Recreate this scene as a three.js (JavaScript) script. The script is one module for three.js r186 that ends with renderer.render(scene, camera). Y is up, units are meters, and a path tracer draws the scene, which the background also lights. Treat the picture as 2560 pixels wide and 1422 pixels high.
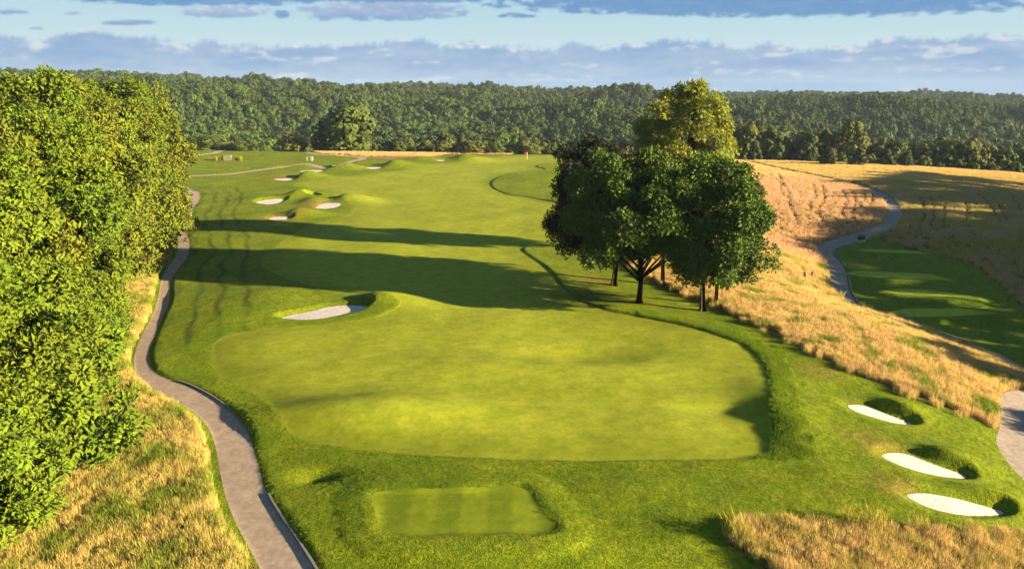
import * as THREE from 'three';
import { createNoise2D, createNoise3D } from 'simplex-noise';
import { mergeGeometries } from 'three/addons/utils/BufferGeometryUtils.js';

// ------------------------------------------------------------------ camera, sky, sun, exposure
const EYE = 24, FOCAL = 1900, HORIZON = 225;                 // eye height in metres; focal length and horizon row in photo pixels (2560 x 1422)
const PITCH = Math.atan((711 - HORIZON) / FOCAL);
const SUN_UP = 13.5, SUN_ROUND = 18;                          // degrees above the horizon; degrees from due right towards the viewer
const SKY_LEVEL = 0.137, EXPOSURE = 7.2;

const scene = new THREE.Scene();
const camera = new THREE.PerspectiveCamera(2 * Math.atan(711 / FOCAL) * 180 / Math.PI, 2560 / 1422, 0.5, 9000);
camera.position.set(0, EYE, 0);
camera.rotation.set(-PITCH, 0, 0);
const renderer = new THREE.WebGLRenderer({ antialias: true });
renderer.toneMapping = THREE.LinearToneMapping;
renderer.toneMappingExposure = EXPOSURE;
renderer.shadowMap.enabled = true;

const toSun = new THREE.Vector3(Math.cos(SUN_UP * Math.PI / 180) * Math.cos(SUN_ROUND * Math.PI / 180), Math.sin(SUN_UP * Math.PI / 180), Math.cos(SUN_UP * Math.PI / 180) * Math.sin(SUN_ROUND * Math.PI / 180));
const sun = new THREE.DirectionalLight(new THREE.Color().setRGB(1, 0.775, 0.44), 5);
sun.name = 'sun';
sun.position.copy(toSun).multiplyScalar(600);
sun.castShadow = true;
sun.shadow.radius = 1;
sun.shadow.mapSize.set(4096, 4096);
Object.assign(sun.shadow.camera, { left: -350, right: 350, top: 350, bottom: -350, near: 1, far: 1500 });
scene.add(sun, sun.target);

// ------------------------------------------------------------------ helpers
function rng(seed) { let s = seed >>> 0; return () => { s = (s + 0x6d2b79f5) | 0; let t = Math.imul(s ^ (s >>> 15), 1 | s); t = (t + Math.imul(t ^ (t >>> 7), 61 | t)) ^ t; return ((t ^ (t >>> 14)) >>> 0) / 4294967296; }; }
const n2 = createNoise2D(rng(11)), n3 = createNoise3D(rng(12));
const fbm = (x, y, o = 4) => { let s = 0, a = 0.5, k = 1; for (let i = 0; i < o; i++, a *= 0.5, k *= 2.03) s += a * n2(x * k + i * 17.3, y * k - i * 9.1); return s; };
const clamp = (x, a = 0, b = 1) => Math.min(b, Math.max(a, x));
const sstep = (a, b, x) => { const t = clamp((x - a) / (b - a)); return t * t * (3 - 2 * t); };
const mix = (a, b, t) => a + (b - a) * t;
const mix3 = (a, b, t) => [mix(a[0], b[0], t), mix(a[1], b[1], t), mix(a[2], b[2], t)];
const lin = (c) => { c /= 255; return c <= 0.04045 ? c / 12.92 : ((c + 0.055) / 1.055) ** 2.4; };
const lin3 = (r, g, b) => [lin(r), lin(g), lin(b)];
const taken = new Map();
function numbered(name) { const n = taken.get(name) ?? 0; taken.set(name, n + 1); return n ? name + '_' + String(n).padStart(3, '0') : name; }
function shade(o) { o.traverse((c) => { if (c.isMesh) { c.castShadow = true; c.receiveShadow = true; } }); return o; }
function tag(o, label, category, group, kind) { Object.assign(o.userData, { label, category }); if (group) o.userData.group = group; if (kind) o.userData.kind = kind; return o; }
function add(o, name) { o.name = numbered(name); scene.add(shade(o)); return o; }
function structure(o, name, label) { add(o, name); o.userData.kind = 'structure'; if (label) o.userData.label = label; return o; }
function part(name, geometry, material, parent) { const m = new THREE.Mesh(geometry, material); m.name = name; parent.add(m); return m; }

// ------------------------------------------------------------------ the sky: clear air, a low cloud bank all round, broken clouds above
function makeSky() {
  const W = 4096, H = 2048, data = new Float32Array(W * H * 4);
  const clearLow = lin3(203, 226, 231), clearMid = lin3(180, 215, 231), clearHigh = lin3(104, 158, 208);
  const bankA = lin3(140, 173, 212), bankB = lin3(168, 191, 218), glow = lin3(226, 229, 233), slate = lin3(104, 151, 201), lilac = lin3(172, 191, 219);
  // clouds of the upper layer that the photograph shows: [px, py, half width, half height, strength]
  const shown = [[540, -6, 360, 22, 1.0, 0.1], [1930, 6, 700, 36, 1.2, 0], [560, 27, 115, 17, 1, 0.85], [960, 26, 215, 26, 1.05, 0.6], [705, 35, 24, 10, .9, 0.1], [1000, 0, 260, 9, .8, 0.1], [320, 56, 66, 8, .9, 0.35], [30, 29, 40, 7, .9, 0.4], [180, 34, 26, 5, .7, 0.5], [800, 42, 28, 12, .5, .5], [90, 72, 18, 5, .5, .4], [1290, 38, 50, 8, .6, .1]];
  const cloud = (az, el) => {
    const f = Math.cos(el) * Math.cos(az) * Math.cos(PITCH) - Math.sin(el) * Math.sin(PITCH), px = 1280 + Math.cos(el) * Math.sin(az) / f * FOCAL, py = 711 - (Math.sin(el) * Math.cos(PITCH) + Math.cos(el) * Math.cos(az) * Math.sin(PITCH)) / f * FOCAL;
    let s = 0, tone = 0.3;
    if (Math.abs(az) < 0.72) for (const [x, y, a, b, k, t] of shown) { const q = ((px - x) / a) ** 2 + ((py - y) / b) ** 2; if (q < 4 && k * (1.15 - q) > s) { s = k * (1.15 - q); tone = t - 0.5 * (py - y) / b * t; } }
    return [s, tone];
  };
  for (let row = 0; row < H; row++) {
    const el = ((row + 0.5) / H - 0.5) * Math.PI, deg = el * 180 / Math.PI;
    for (let col = 0; col < W; col++) {
      const o = (row * W + col) * 4; data[o + 3] = 1;
      let c;
      if (deg < -1) c = bankA;
      else {
        const round = ((col + 0.5) / W - 0.5) * 2 * Math.PI, az = Math.atan2(Math.cos(round), -Math.sin(round)), ad = az * 180 / Math.PI;   // az: 0 straight ahead
        const cx = Math.cos(round), cz = Math.sin(round);
        c = deg < 5 ? mix3(clearLow, clearMid, sstep(1.5, 7, deg)) : mix3(mix3(clearLow, clearMid, sstep(1.5, 7, deg)), clearHigh, sstep(7, 55, deg));
        if (deg > 3.6) {
          // upper clouds lie on a plane, so that they flatten towards the horizon
          const k = 1 / (Math.sin(el) + 0.02), u = cx * k, v = cz * k;
          const ragged = 0.36 * n2(ad * 0.6, deg * 2.0) + 0.16 * n2(ad * 1.7 + 7, deg * 4.0) + 0.07 * n2(ad * 4.2, deg * 8);
          const [here, tone] = cloud(az, el);
          const far = deg > 6.9 || Math.abs(ad) > 40 ? (fbm(u * 0.30 + 3.1, v * 0.30, 3) * 1.5 + 0.1) * sstep(6.6, 9.5, deg + (Math.abs(ad) > 40 ? 3 : 0)) : 0;
          const d = Math.max(here + (here > 0 ? ragged * 1.15 : 0), far);
          const a = sstep(-0.02, 0.6, d);
          if (a > 0) {
            const soft = 0.5 + 0.5 * n2(ad * 0.35 + 31, deg * 1.3), puffy = 0.5 + 0.5 * n2(ad * 1.1 + 5, deg * 2.6), t = here > far ? tone : 0.35;
            let cc = mix3(slate, lilac, clamp(t * 1.1 + 0.35 * (soft - 0.5) + 0.25 * t * (puffy - 0.5)));
            cc = mix3(cc, glow, clamp(t - 0.45) * 1.3 * sstep(0.45, 0.85, puffy * 0.6 + soft * 0.4));
            c = mix3(c, cc, a * 0.93);
          }
        }
        // the bank low over the horizon
        const top = 3.25 + 0.55 * n2(ad * 0.045 + 1.7, 4.2) + 0.3 * n2(ad * 0.22, 1.3) + 0.16 * n2(ad * 0.8, 8.8) + 0.09 * n2(ad * 2.1, 2.4);
        const puff = top + 0.14 * n2(ad * 2.6, deg * 4) + 0.07 * n2(ad * 6, deg * 8);
        const a = sstep(puff + 0.18, puff - 0.25, deg);
        if (a > 0) {
          let b = mix3(bankA, bankB, clamp(0.5 + 0.9 * fbm(ad * 0.07, deg * 0.55, 3) + 0.25 * n2(ad * 0.6, deg * 1.8)));
          const billow = 0.62 * n2(ad * 0.28 + 40, deg * 0.9) + 0.30 * n2(ad * 0.9, deg * 2.2) + 0.12 * n2(ad * 2.4, deg * 5);
          const rim = sstep(top - 0.7, top - 0.15, deg) * sstep(0.05, 0.5, billow), patch = sstep(0.30, 0.75, 0.7 * n2(ad * 0.12 + 12, deg * 0.8 + 3) + 0.34 * n2(ad * 0.55, deg * 2.0) + 0.12 * n2(ad * 1.8, deg * 5));
          b = mix3(b, glow, clamp(rim * 0.8 + patch * 0.62));
          b = mix3(b, lin3(132, 168, 210), 0.55 * sstep(1.5, 0, deg));
          c = mix3(c, b, a);
        }
      }
      data[o] = c[0] * SKY_LEVEL; data[o + 1] = c[1] * SKY_LEVEL; data[o + 2] = c[2] * SKY_LEVEL;
    }
  }
  function px0(az) { return 1280 + Math.tan(az) * FOCAL; }
  const t = new THREE.DataTexture(data, W, H, THREE.RGBAFormat, THREE.FloatType);
  t.mapping = THREE.EquirectangularReflectionMapping; t.magFilter = THREE.LinearFilter; t.needsUpdate = true;
  scene.background = t; scene.environment = t;
}
makeSky();

// ------------------------------------------------------------------ terrain: x to the right, d away from the viewer (z = -d)
const cosP = Math.cos(PITCH), sinP = Math.sin(PITCH);
const rayOf = (px, py) => { const u = (px - 1280) / FOCAL, v = -(py - 711) / FOCAL; return [u, v * cosP - sinP, v * sinP + cosP]; };   // [x, y, d] per unit
function hit(px, py, height) {                                                                        // the place where the line of sight meets a surface height(x, d)
  const r = rayOf(px, py); let t0 = 20, t1;
  for (t1 = 20; t1 < 900; t1 *= 1.012) { if (EYE + r[1] * t1 < height(r[0] * t1, r[2] * t1)) break; t0 = t1; }
  for (let i = 0; i < 26; i++) { const m = (t0 + t1) / 2; if (EYE + r[1] * m < height(r[0] * m, r[2] * m)) t1 = m; else t0 = m; }
  return [r[0] * t1, r[2] * t1];
}
const atLevel = (px, py, h) => { const r = rayOf(px, py), t = (h - EYE) / r[1]; return [r[0] * t, r[2] * t]; };
// measured heights: [px, py, height] as seen, then [x, d, height] on the ground plan
const seenHeights = [
  [1300, 1100, 0], [900, 1000, .1], [1700, 1000, -.1], [1300, 850, 0], [900, 700, .1], [1200, 620, 0], [900, 560, .3], [1200, 500, .3], [1250, 430, .5], [900, 480, .3], [600, 600, .1], [700, 850, 0.1], [1330, 396, .8], [560, 390, 1.1], [800, 390, 1.2], [1100, 390, 1.0], [520, 376, 1.4], [680, 378, 1.4], [860, 381, 1.3], [1050, 384, 1.2], [1250, 386, 1.0], [1420, 388, .8], [600, 440, .5], [800, 430, .5], [1000, 430, .5],
  [540, 1150, -.5], [380, 960, -.5], [300, 1250, -.7], [100, 1200, -1], [420, 720, -.5], [450, 600, -.3], [480, 500, .1], [200, 900, -1], [250, 650, -1],
  [1150, 1400, 0], [1750, 1400, -.3], [1950, 1200, -.4], [2000, 1000, -.3], [720, 1400, -.3],
  [2200, 1040, -1.3], [2310, 1165, -1.3], [2400, 1260, -1.3], [2540, 1100, -3.3], [2560, 1320, -2.2], [2250, 950, -1.2], [2400, 1000, -2],
  [1600, 757, 0], [1757, 778, 0], [1535, 715, 0], [1657, 712, -.1], [1900, 780, -.2], [1900, 700, -.5], [2100, 785, -.6], [2300, 860, -1.6], [2480, 935, -3.2],
  [2100, 720, -5], [2070, 640, -3.6], [2150, 775, -5.2], [2250, 800, -5.6], [2440, 868, -6.8], [2500, 895, -7], [2300, 745, -5.5], [2300, 690, -4.6], [2300, 632, -3.2], [2500, 800, -6.5], [2540, 690, -3],
  [2160, 600, -2.4], [2225, 555, -.2], [2210, 485, 1.2], [2050, 560, -.6], [1950, 640, -1], [2025, 690, -3], [1950, 480, 1.2], [1900, 420, 1], [2300, 420, -.4], [2540, 435, -2.5], [2450, 545, .4], [2400, 480, .8], [2540, 600, -.2], [1700, 640, 0], [1500, 470, .4],
];
const planHeights = [
  [0, 318, -4], [-60, 322, -4], [-110, 326, -4], [110, 318, -7], [-230, 316, -3], [160, 290, -10], [240, 260, -12], [-260, 120, -1], [-260, 220, 1], [-120, 60, -2], [-80, 20, -2], [-60, -30, -2], [0, 20, 0], [0, -40, 0], [40, 20, -3], [60, 30, -5], [80, 60, -8], [110, 95, -7], [120, 30, -9], [160, 130, -3], [190, 180, -3], [260, 120, -4], [280, 30, -8], [150, 215, -3.5], [-100, 150, -.5], [-80, 100, -1], [-55, 60, -1.2], [100, -40, -8], [270, 300, -16], [-270, 20, -3],
];
const fit = (() => {                                                   // a thin-plate surface through all of them
  const P = [...seenHeights.map(([px, py, h]) => [...atLevel(px, py, h), h]), ...planHeights].map(([x, d, h]) => [x / 50, d / 50, h]), n = P.length, N = n + 3;
  const U = (r2) => (r2 < 1e-9 ? 0 : r2 * Math.log(r2) * 0.5), A = Array.from({ length: N }, () => new Float64Array(N + 1));
  for (let i = 0; i < n; i++) {
    for (let j = 0; j < n; j++) A[i][j] = U((P[i][0] - P[j][0]) ** 2 + (P[i][1] - P[j][1]) ** 2) + (i === j ? 0.004 : 0);
    A[i][n] = A[n][i] = 1; A[i][n + 1] = A[n + 1][i] = P[i][0]; A[i][n + 2] = A[n + 2][i] = P[i][1]; A[i][N] = P[i][2];
  }
  for (let c = 0; c < N; c++) {
    let p = c; for (let r = c + 1; r < N; r++) if (Math.abs(A[r][c]) > Math.abs(A[p][c])) p = r;
    [A[c], A[p]] = [A[p], A[c]];
    for (let r = c + 1; r < N; r++) { const f = A[r][c] / A[c][c]; if (f) for (let k = c; k <= N; k++) A[r][k] -= f * A[c][k]; }
  }
  const w = new Float64Array(N);
  for (let r = N - 1; r >= 0; r--) { let s = A[r][N]; for (let k = r + 1; k < N; k++) s -= A[r][k] * w[k]; w[r] = s / A[r][r]; }
  return (x, d) => { x /= 50; d /= 50; let s = w[n] + w[n + 1] * x + w[n + 2] * d; for (let i = 0; i < n; i++) { const r2 = (x - P[i][0]) ** 2 + (d - P[i][1]) ** 2; if (r2 > 1e-9) s += w[i] * r2 * Math.log(r2) * 0.5; } return s; };
})();
// the wooded valley and the hills beyond: heights by bearing (as a photo column) and distance
const farD = [330, 420, 550, 700, 850, 1000, 1300, 1800, 2600], farX = [-900, 0, 400, 800, 1250, 1500, 1800, 2100, 2560, 3300];
const farH = [
  [-5, -24, -12, 6, 20, 32, 28, 16, 0], [-4, -24, -12, 4, 17, 29, 25, 16, 0], [-4, -26, -16, 0, 12, 24, 21, 12, 0], [-5, -27, -20, -7, 4, 14, 12, 4, 0], [-6, -28, -22, -11, -2, 6, 5, 0, -5],
  [-7, -27, -22, -13, -4, 3, 2, -4, -6], [-9, -23, -28, -18, -9, -4, -9, -3, -10], [-11, -22, -36, -28, -10, -6, -14, -2, -10], [-14, -25, -38, -32, -14, -10, -16, -4, -10], [-14, -25, -38, -32, -14, -10, -16, -4, -10]];
function farHeight(x, d) {
  const dist = Math.hypot(x, d), col = 1280 + FOCAL * x / Math.max(d, 60);
  const find = (a, v) => { let i = 0; while (i < a.length - 2 && v > a[i + 1]) i++; return [i, sstep(0, 1, (v - a[i]) / (a[i + 1] - a[i])) * 0.5 + 0.5 * clamp((v - a[i]) / (a[i + 1] - a[i]))]; };
  const [i, s] = find(farX, col), [j, t] = find(farD, dist);
  return mix(mix(farH[i][j], farH[i][j + 1], t), mix(farH[i + 1][j], farH[i + 1][j + 1], t), s) + (11 * fbm(x / 170, d / 170, 3) + 15 * n2(x / 420 + 3, d / 135)) * sstep(420, 600, dist);
}
const plain = (x, d) => {
  if (d > 345) return farHeight(x, d);
  const near = fit(x, d); return d > 305 ? mix(near, farHeight(x, d), sstep(305, 345, d)) : near;
};
// mounds and hollows: [px, py, height, half width, half depth]
const moundList = [   // a sixth number: a steeper half width on the side away from the sun
  [950, 757, 1.15, 5, 3, 2.6], [640, 756, .7, 9, 7], [770, 730, .25, 9, 5],
  [752, 493, 1.9, 6, 4.6, 3.6], [655, 500, .8, 6, 5], [868, 501, 1.6, 6, 4.4, 2.8], [785, 507, 1.1, 3.2, 4.5], [752, 539, 1.5, 5, 3.2, 3.2], [640, 541, .6, 6, 3.2],
  [768, 444, 1.9, 6, 4.4, 2.8], [690, 439, .6, 7, 5], [838, 421, 2.3, 7, 5, 3.2], [735, 419, .9, 8, 5], [986, 414, 1.9, 7, 5.5, 3.4], [1160, 398, 1.8, 8, 6, 4], [1060, 398, .8, 7, 6],
  [2250, 1030, .9, 3.2, 1.9, 1.9], [2375, 1156, .95, 3.2, 1.7, 2.1], [2492, 1262, .9, 3.2, 1.5, 2.2],
  [940, 1034, 1.05, 7.5, 3.0], [700, 1040, .3, 5, 3], [1480, 886, -.7, 6, 4], [1500, 925, .3, 8, 3], [1780, 1025, -.35, 3, 1.6], [1300, 915, .4, 9, 2.4], [1150, 1290, .55, 7.2, 4.4], [795, 1192, -.55, 1.7, 1.1],
  [1960, 1040, .5, 2.2, 6], [1330, 450, .5, 9, 14], [1330, 412, .5, 8, 6], [1050, 470, .35, 20, 8], [1100, 555, .3, 16, 6], [1250, 405, -.4, 14, 9], [1000, 620, .25, 14, 5],
  [2240, 633, .5, 8, 3], [2260, 692, .7, 9, 3], [2320, 746, .7, 9, 3], [2350, 790, .7, 8, 2.6],
].map(([px, py, h, a, b, c]) => [...hit(px, py, plain), h, a, b, c ?? a]);
function rolling(x, d) {                                                // mounds plus gentle undulation
  let h = plain(x, d);
  if (d > 320) return h;
  for (const [mx, md, mh, a, b, c] of moundList) { const q = ((x - mx) / (x < mx ? c : a)) ** 2 + ((d - md) / b) ** 2; if (q < 9) h += mh * Math.exp(-q * 1.1); }
  const f = sstep(330, 250, d);
  return h + f * (0.12 * n2(x / 17, d / 15) + 0.02 * n2(x / 5.5 + 9, d / 5.0));
}

// ------------------------------------------------------------------ outlines on the ground
function closed(points) { return new THREE.CatmullRomCurve3(points.map(([x, d]) => new THREE.Vector3(x, 0, d)), true, 'centripetal').getPoints(points.length * 7).slice(0, -1).map((p) => [p.x, p.z]); }
function open(points, k = 7) { return new THREE.CatmullRomCurve3(points.map(([x, d]) => new THREE.Vector3(x, 0, d)), false, 'centripetal').getPoints(points.length * k).map((p) => [p.x, p.z]); }
const on = (list, h = rolling) => list.map((p) => (p.length === 3 ? [p[0], p[1]] : hit(p[0], p[1], h)));       // [px, py] seen, [x, d, 0] given on the plan
function boxOf(poly, m) { let a = 1e9, b = -1e9, c = 1e9, e = -1e9; for (const [x, d] of poly) { a = Math.min(a, x); b = Math.max(b, x); c = Math.min(c, d); e = Math.max(e, d); } return [a - m, b + m, c - m, e + m]; }
function segDist(poly, x, d, loop) { let best = 1e9; for (let i = loop ? 0 : 1, j = loop ? poly.length - 1 : 0; i < poly.length; j = i++) { const ax = poly[j][0], ad = poly[j][1], bx = poly[i][0] - ax, bd = poly[i][1] - ad, t = clamp(((x - ax) * bx + (d - ad) * bd) / (bx * bx + bd * bd + 1e-12)), q = (x - ax - bx * t) ** 2 + (d - ad - bd * t) ** 2; if (q < best) best = q; } return Math.sqrt(best); }
function inside(poly, x, d) { let c = false; for (let i = 0, j = poly.length - 1; i < poly.length; j = i++) if ((poly[i][1] > d) !== (poly[j][1] > d) && x < (poly[j][0] - poly[i][0]) * (d - poly[i][1]) / (poly[j][1] - poly[i][1]) + poly[i][0]) c = !c; return c; }
class Area {                                                            // signed distance to an outline (negative inside), or to a strip of given width
  constructor(poly, width = 0, margin = 8) { this.poly = poly; this.width = width; this.box = boxOf(poly, margin + width); this.margin = margin; }
  at(x, d) { const b = this.box; if (x < b[0] || x > b[1] || d < b[2] || d > b[3]) return this.margin; if (this.width) return segDist(this.poly, x, d, false) - this.width / 2; const s = segDist(this.poly, x, d, true); return inside(this.poly, x, d) ? -s : s; }
}
const floorOf = (o) => { const m = hit(o.reduce((t, p) => t + p[0], 0) / o.length, o.reduce((t, p) => t + p[1], 0) / o.length, plain), far = m[1] > 120 ? 1 : 0; return (x, d) => plain(x, d) - (far ? 0.05 : 0.16) + (far ? 0.10 : 0.035) * (d - m[1]); };
const bunkerOutlines = [
  [[703, 795], [770, 780], [832, 766], [880, 764], [918, 768], [905, 776], [860, 786], [800, 798], [745, 800]],
  [[640, 506], [672, 500], [712, 498], [702, 506], [682, 512], [655, 511]],
  [[788, 520], [812, 508], [850, 508.5], [846, 516], [822, 523.5], [800, 523]],
  [[671, 546], [690, 542.5], [728, 545], [716, 549.5], [690, 551]],
  [[768, 494.5], [782, 491.5], [796, 495.5], [784, 497]],
  [[683, 448], [710, 446], [738, 448.5], [714, 452]],
  [[748, 428], [780, 424.5], [808, 427], [784, 431.5]],
  [[908, 420.5], [930, 418], [953, 419.5], [934, 423]],
  [[1091, 401.3], [1103, 399.6], [1114, 401.3], [1102, 403]],
  [[2120, 1015], [2138, 1012], [2168, 1016], [2200, 1028], [2245, 1046], [2282, 1061], [2240, 1058], [2190, 1045], [2145, 1030]],
  [[2207, 1140], [2238, 1132], [2265, 1135], [2330, 1159], [2418, 1193], [2375, 1194], [2310, 1182], [2248, 1162]],
  [[2268, 1240], [2302, 1233], [2335, 1236], [2420, 1254], [2512, 1283], [2470, 1289], [2400, 1287], [2325, 1269]],
];
const bunkers = bunkerOutlines.map((o) => { const f = floorOf(o); return Object.assign(new Area(closed(on(o, f)), 0, 3), { floor: f }); });
const fairway = new Area(closed(on([[1860, 1148], [1922, 1138], [1934, 1110], [1928, 1040], [1926, 960], [1912, 910], [1870, 868], [1790, 835], [1690, 808], [1600, 792], [1520, 776], [1450, 752], [1412, 725], [1388, 695], [1355, 662], [1322, 640], [1306, 622], [1345, 611], [1400, 604], [1460, 590], [1500, 560], [1440, 520], [1340, 497], [1270, 486], [1235, 472], [1228, 455], [1250, 442], [1310, 430], [1360, 424], [1340, 416], [1360, 409], [1420, 404], [1440, 392], [1380, 388.5], [1290, 390], [1180, 396], [1090, 410], [1000, 424], [900, 436], [800, 450], [730, 462], [800, 476], [860, 492], [886, 515], [862, 540], [800, 556], [740, 580], [690, 618], [650, 650], [700, 690], [800, 718], [900, 738], [1000, 752], [960, 785], [860, 805], [740, 815], [620, 826], [545, 850], [528, 905], [560, 955], [640, 985], [690, 1020], [708, 1060], [735, 1092], [850, 1118], [1050, 1138], [1300, 1150], [1600, 1152]])), 0, 30);
const teeBox = new Area(closed(on([[935, 1236], [960, 1230], [1150, 1222], [1300, 1222], [1320, 1230], [1350, 1270], [1388, 1318], [1380, 1330], [1330, 1335], [1150, 1341], [990, 1340], [955, 1330], [940, 1290]])), 0, 4);
const rightTees = [[[2135, 631], [2160, 627], [2280, 627], [2345, 631], [2300, 638], [2180, 639]], [[2110, 684], [2150, 681], [2330, 684], [2390, 700], [2300, 704], [2160, 702]], [[2200, 742], [2250, 734], [2330, 734], [2440, 755], [2330, 758], [2240, 752]], [[2200, 785], [2260, 778], [2400, 778], [2500, 796], [2380, 806], [2270, 798]]].map((o) => new Area(on(o, plain), 0, 3));
const pathRight = [[860, 1560], [785, 1422], [742, 1350], [700, 1290], [667, 1235], [641, 1150], [624, 1090], [606, 1055], [560, 1012], [480, 968], [402, 940], [374, 910], [372, 880], [386, 840], [405, 790], [420, 755], [424, 720], [428, 695], [448, 665], [468, 640], [472, 605], [463, 570], [463, 550], [476, 530], [492, 508], [500, 490], [494, 478]];
const pathLeft = [[725, 1560], [652, 1422], [622, 1365], [592, 1310], [566, 1250], [549, 1180], [536, 1110], [516, 1060], [480, 1025], [402, 985], [346, 945], [333, 905], [340, 870], [355, 835], [375, 795], [390, 755], [398, 720], [405, 690], [420, 665], [437, 640], [445, 605], [440, 570], [438, 550], [450, 530], [462, 508], [470, 490], [466, 478]];
const pathRightLine = open(on(pathRight)), pathLeftLine = open(on(pathLeft));
const mainPath = new Area([...pathRightLine, ...pathLeftLine.slice().reverse()], 0, 12);
const upperPath = new Area(open(on([[478, 484], [455, 470], [440, 452], [470, 441], [520, 437.5], [570, 435], [625, 428.5], [665, 421], [705, 414], [760, 409.5], [830, 407], [878, 403.5], [905, 398], [898, 392.5], [850, 388], [780, 383.5], [700, 378], [620, 375.5], [540, 381], [490, 388]])), 2.6, 6);
const valleyPath = new Area(open(on([[1868, 405], [1960, 425], [2060, 445], [2135, 461], [2182, 476], [2222, 500], [2236, 525], [2236, 545], [2215, 566], [2175, 582], [2120, 600], [2066, 618], [2064, 632], [2084, 655], [2096, 690], [2102, 722], [2118, 750], [2152, 774], [2200, 787], [2260, 803], [2350, 838], [2440, 868], [2500, 895], [2560, 932], [57, 76, 0], [53, 69, 0], [46, 64, 0], [2548, 1088], [2542, 1120], [2580, 1180], [2700, 1290]], plain)), 2.7, 6);
const mown = new Area(closed(on([[700, 1600], [640, 1422], [585, 1362], [540, 1275], [524, 1190], [508, 1105], [490, 1060], [440, 1022], [380, 985], [335, 945], [322, 905], [330, 870], [370, 790], [395, 690], [430, 630], [432, 570], [455, 500], [440, 470], [400, 440], [400, 400], [440, 371.5], [560, 372.5], [640, 374], [720, 379], [830, 387], [905, 391.5], [960, 394], [1100, 390], [1250, 387], [1400, 386.5], [1490, 392], [1480, 450], [1500, 540], [1540, 640], [1600, 690], [1650, 708], [1720, 742], [1800, 775], [1862, 803], [1950, 850], [2100, 920], [2200, 962], [2300, 1000], [2400, 1036], [2500, 1078], [2515, 1110], [2555, 1170], [2680, 1290], [2700, 1400], [2400, 1700], [1500, 1800], [900, 1750]])), 0, 6);
const valleyLawn = new Area(closed(on([[2066, 628], [2100, 612], [2150, 602], [2182, 592], [2206, 600], [2330, 636], [2440, 668], [2482, 700], [2560, 770], [2680, 840], [2760, 950], [2640, 960], [2560, 925], [2500, 890], [2440, 862], [2350, 832], [2260, 797], [2190, 780], [2130, 745], [2105, 700], [2092, 660]], plain)), 0, 3);
const nearMeadow = new Area(closed(on([[1812, 1352], [1835, 1312], [1900, 1306], [2000, 1306], [2200, 1326], [2400, 1332], [2560, 1336], [2760, 1330], [2760, 1700], [2100, 1650], [1960, 1470], [1880, 1400]])), 0, 3);
const dryStrip = new Area(closed(on([[1000, 397], [900, 393], [800, 384], [730, 379], [720, 375], [800, 373], [1000, 377], [1200, 381], [1260, 385], [1100, 389]])), 0, 3);

// ------------------------------------------------------------------ the finished ground height
const LIPS = (x, d, f, p, m) => {
  let h = 0;
  if (f > -0.1 && f < 16) h += (0.05 + 0.13 * sstep(-20, 5, x + (d > 75 ? 6 : 0))) * sstep(0, 0.3, f) * Math.exp(-Math.max(0, f - 0.5) / 7);
  return h;
};
function groundFrom(x, d, f, p, tee) {
  let h = rolling(x, d) + LIPS(x, d, f);
  if (p < 8) { const w = sstep(0.45, 0.0, p), level = plain(x, d) - 0.05; h = mix(h + (p > 0 ? 0.10 * sstep(0.05, 0.4, p) * Math.exp(-p / 6) * (isRightOfPath(x, d) ? 1 : 0) : 0), level, w); }
  for (const b of [upperPath, valleyPath]) { const s = b.at(x, d); if (s < 2) h = mix(h, plain(x, d), sstep(1.8, 0, s)); }
  if (tee < 2) { const c = plain(x, d) + 0.28; h = tee <= 0 ? mix(h, c, sstep(0, -0.3, tee)) : mix(h, Math.max(h, c + 0.15), sstep(0, 0.5, tee) * Math.exp(-Math.max(0, tee - 0.5) / 1.3)); }
  for (const b of bunkers) { const s = b.at(x, d); if (s < 1.6) h = mix(h, b.floor(x, d), sstep(0.9, 0.0, s)); }
  for (const b of rightTees) { const s = b.at(x, d); if (s < 2.5) h = mix(h, b.level, sstep(2.2, 0.1, s)); }
  return h;
}
const pathMid = (() => { const m = []; for (let i = 0; i < pathRightLine.length; i++) m.push([(pathRightLine[i][0] + pathLeftLine[i][0]) / 2, (pathRightLine[i][1] + pathLeftLine[i][1]) / 2]); return m; })();
function isRightOfPath(x, d) { let best = 1e9, k = 0; for (let i = 0; i < pathMid.length; i += 3) { const q = (pathMid[i][0] - x) ** 2 + (pathMid[i][1] - d) ** 2; if (q < best) { best = q; k = i; } } return x > pathMid[k][0]; }
const centre = (poly) => [poly.reduce((s, p) => s + p[0], 0) / poly.length, poly.reduce((s, p) => s + p[1], 0) / poly.length];
const teeLevel = rolling(...centre(teeBox.poly)) + 0.02;
for (const t of rightTees) t.level = rolling(...centre(t.poly)) + 0.1;
const ground = (x, d) => groundFrom(x, d, fairway.at(x, d), mainPath.at(x, d), teeBox.at(x, d));
const place = (px, py) => { const [x, d] = hit(px, py, ground); return new THREE.Vector3(x, ground(x, d), -d); };
console.log('outlines ready');

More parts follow.
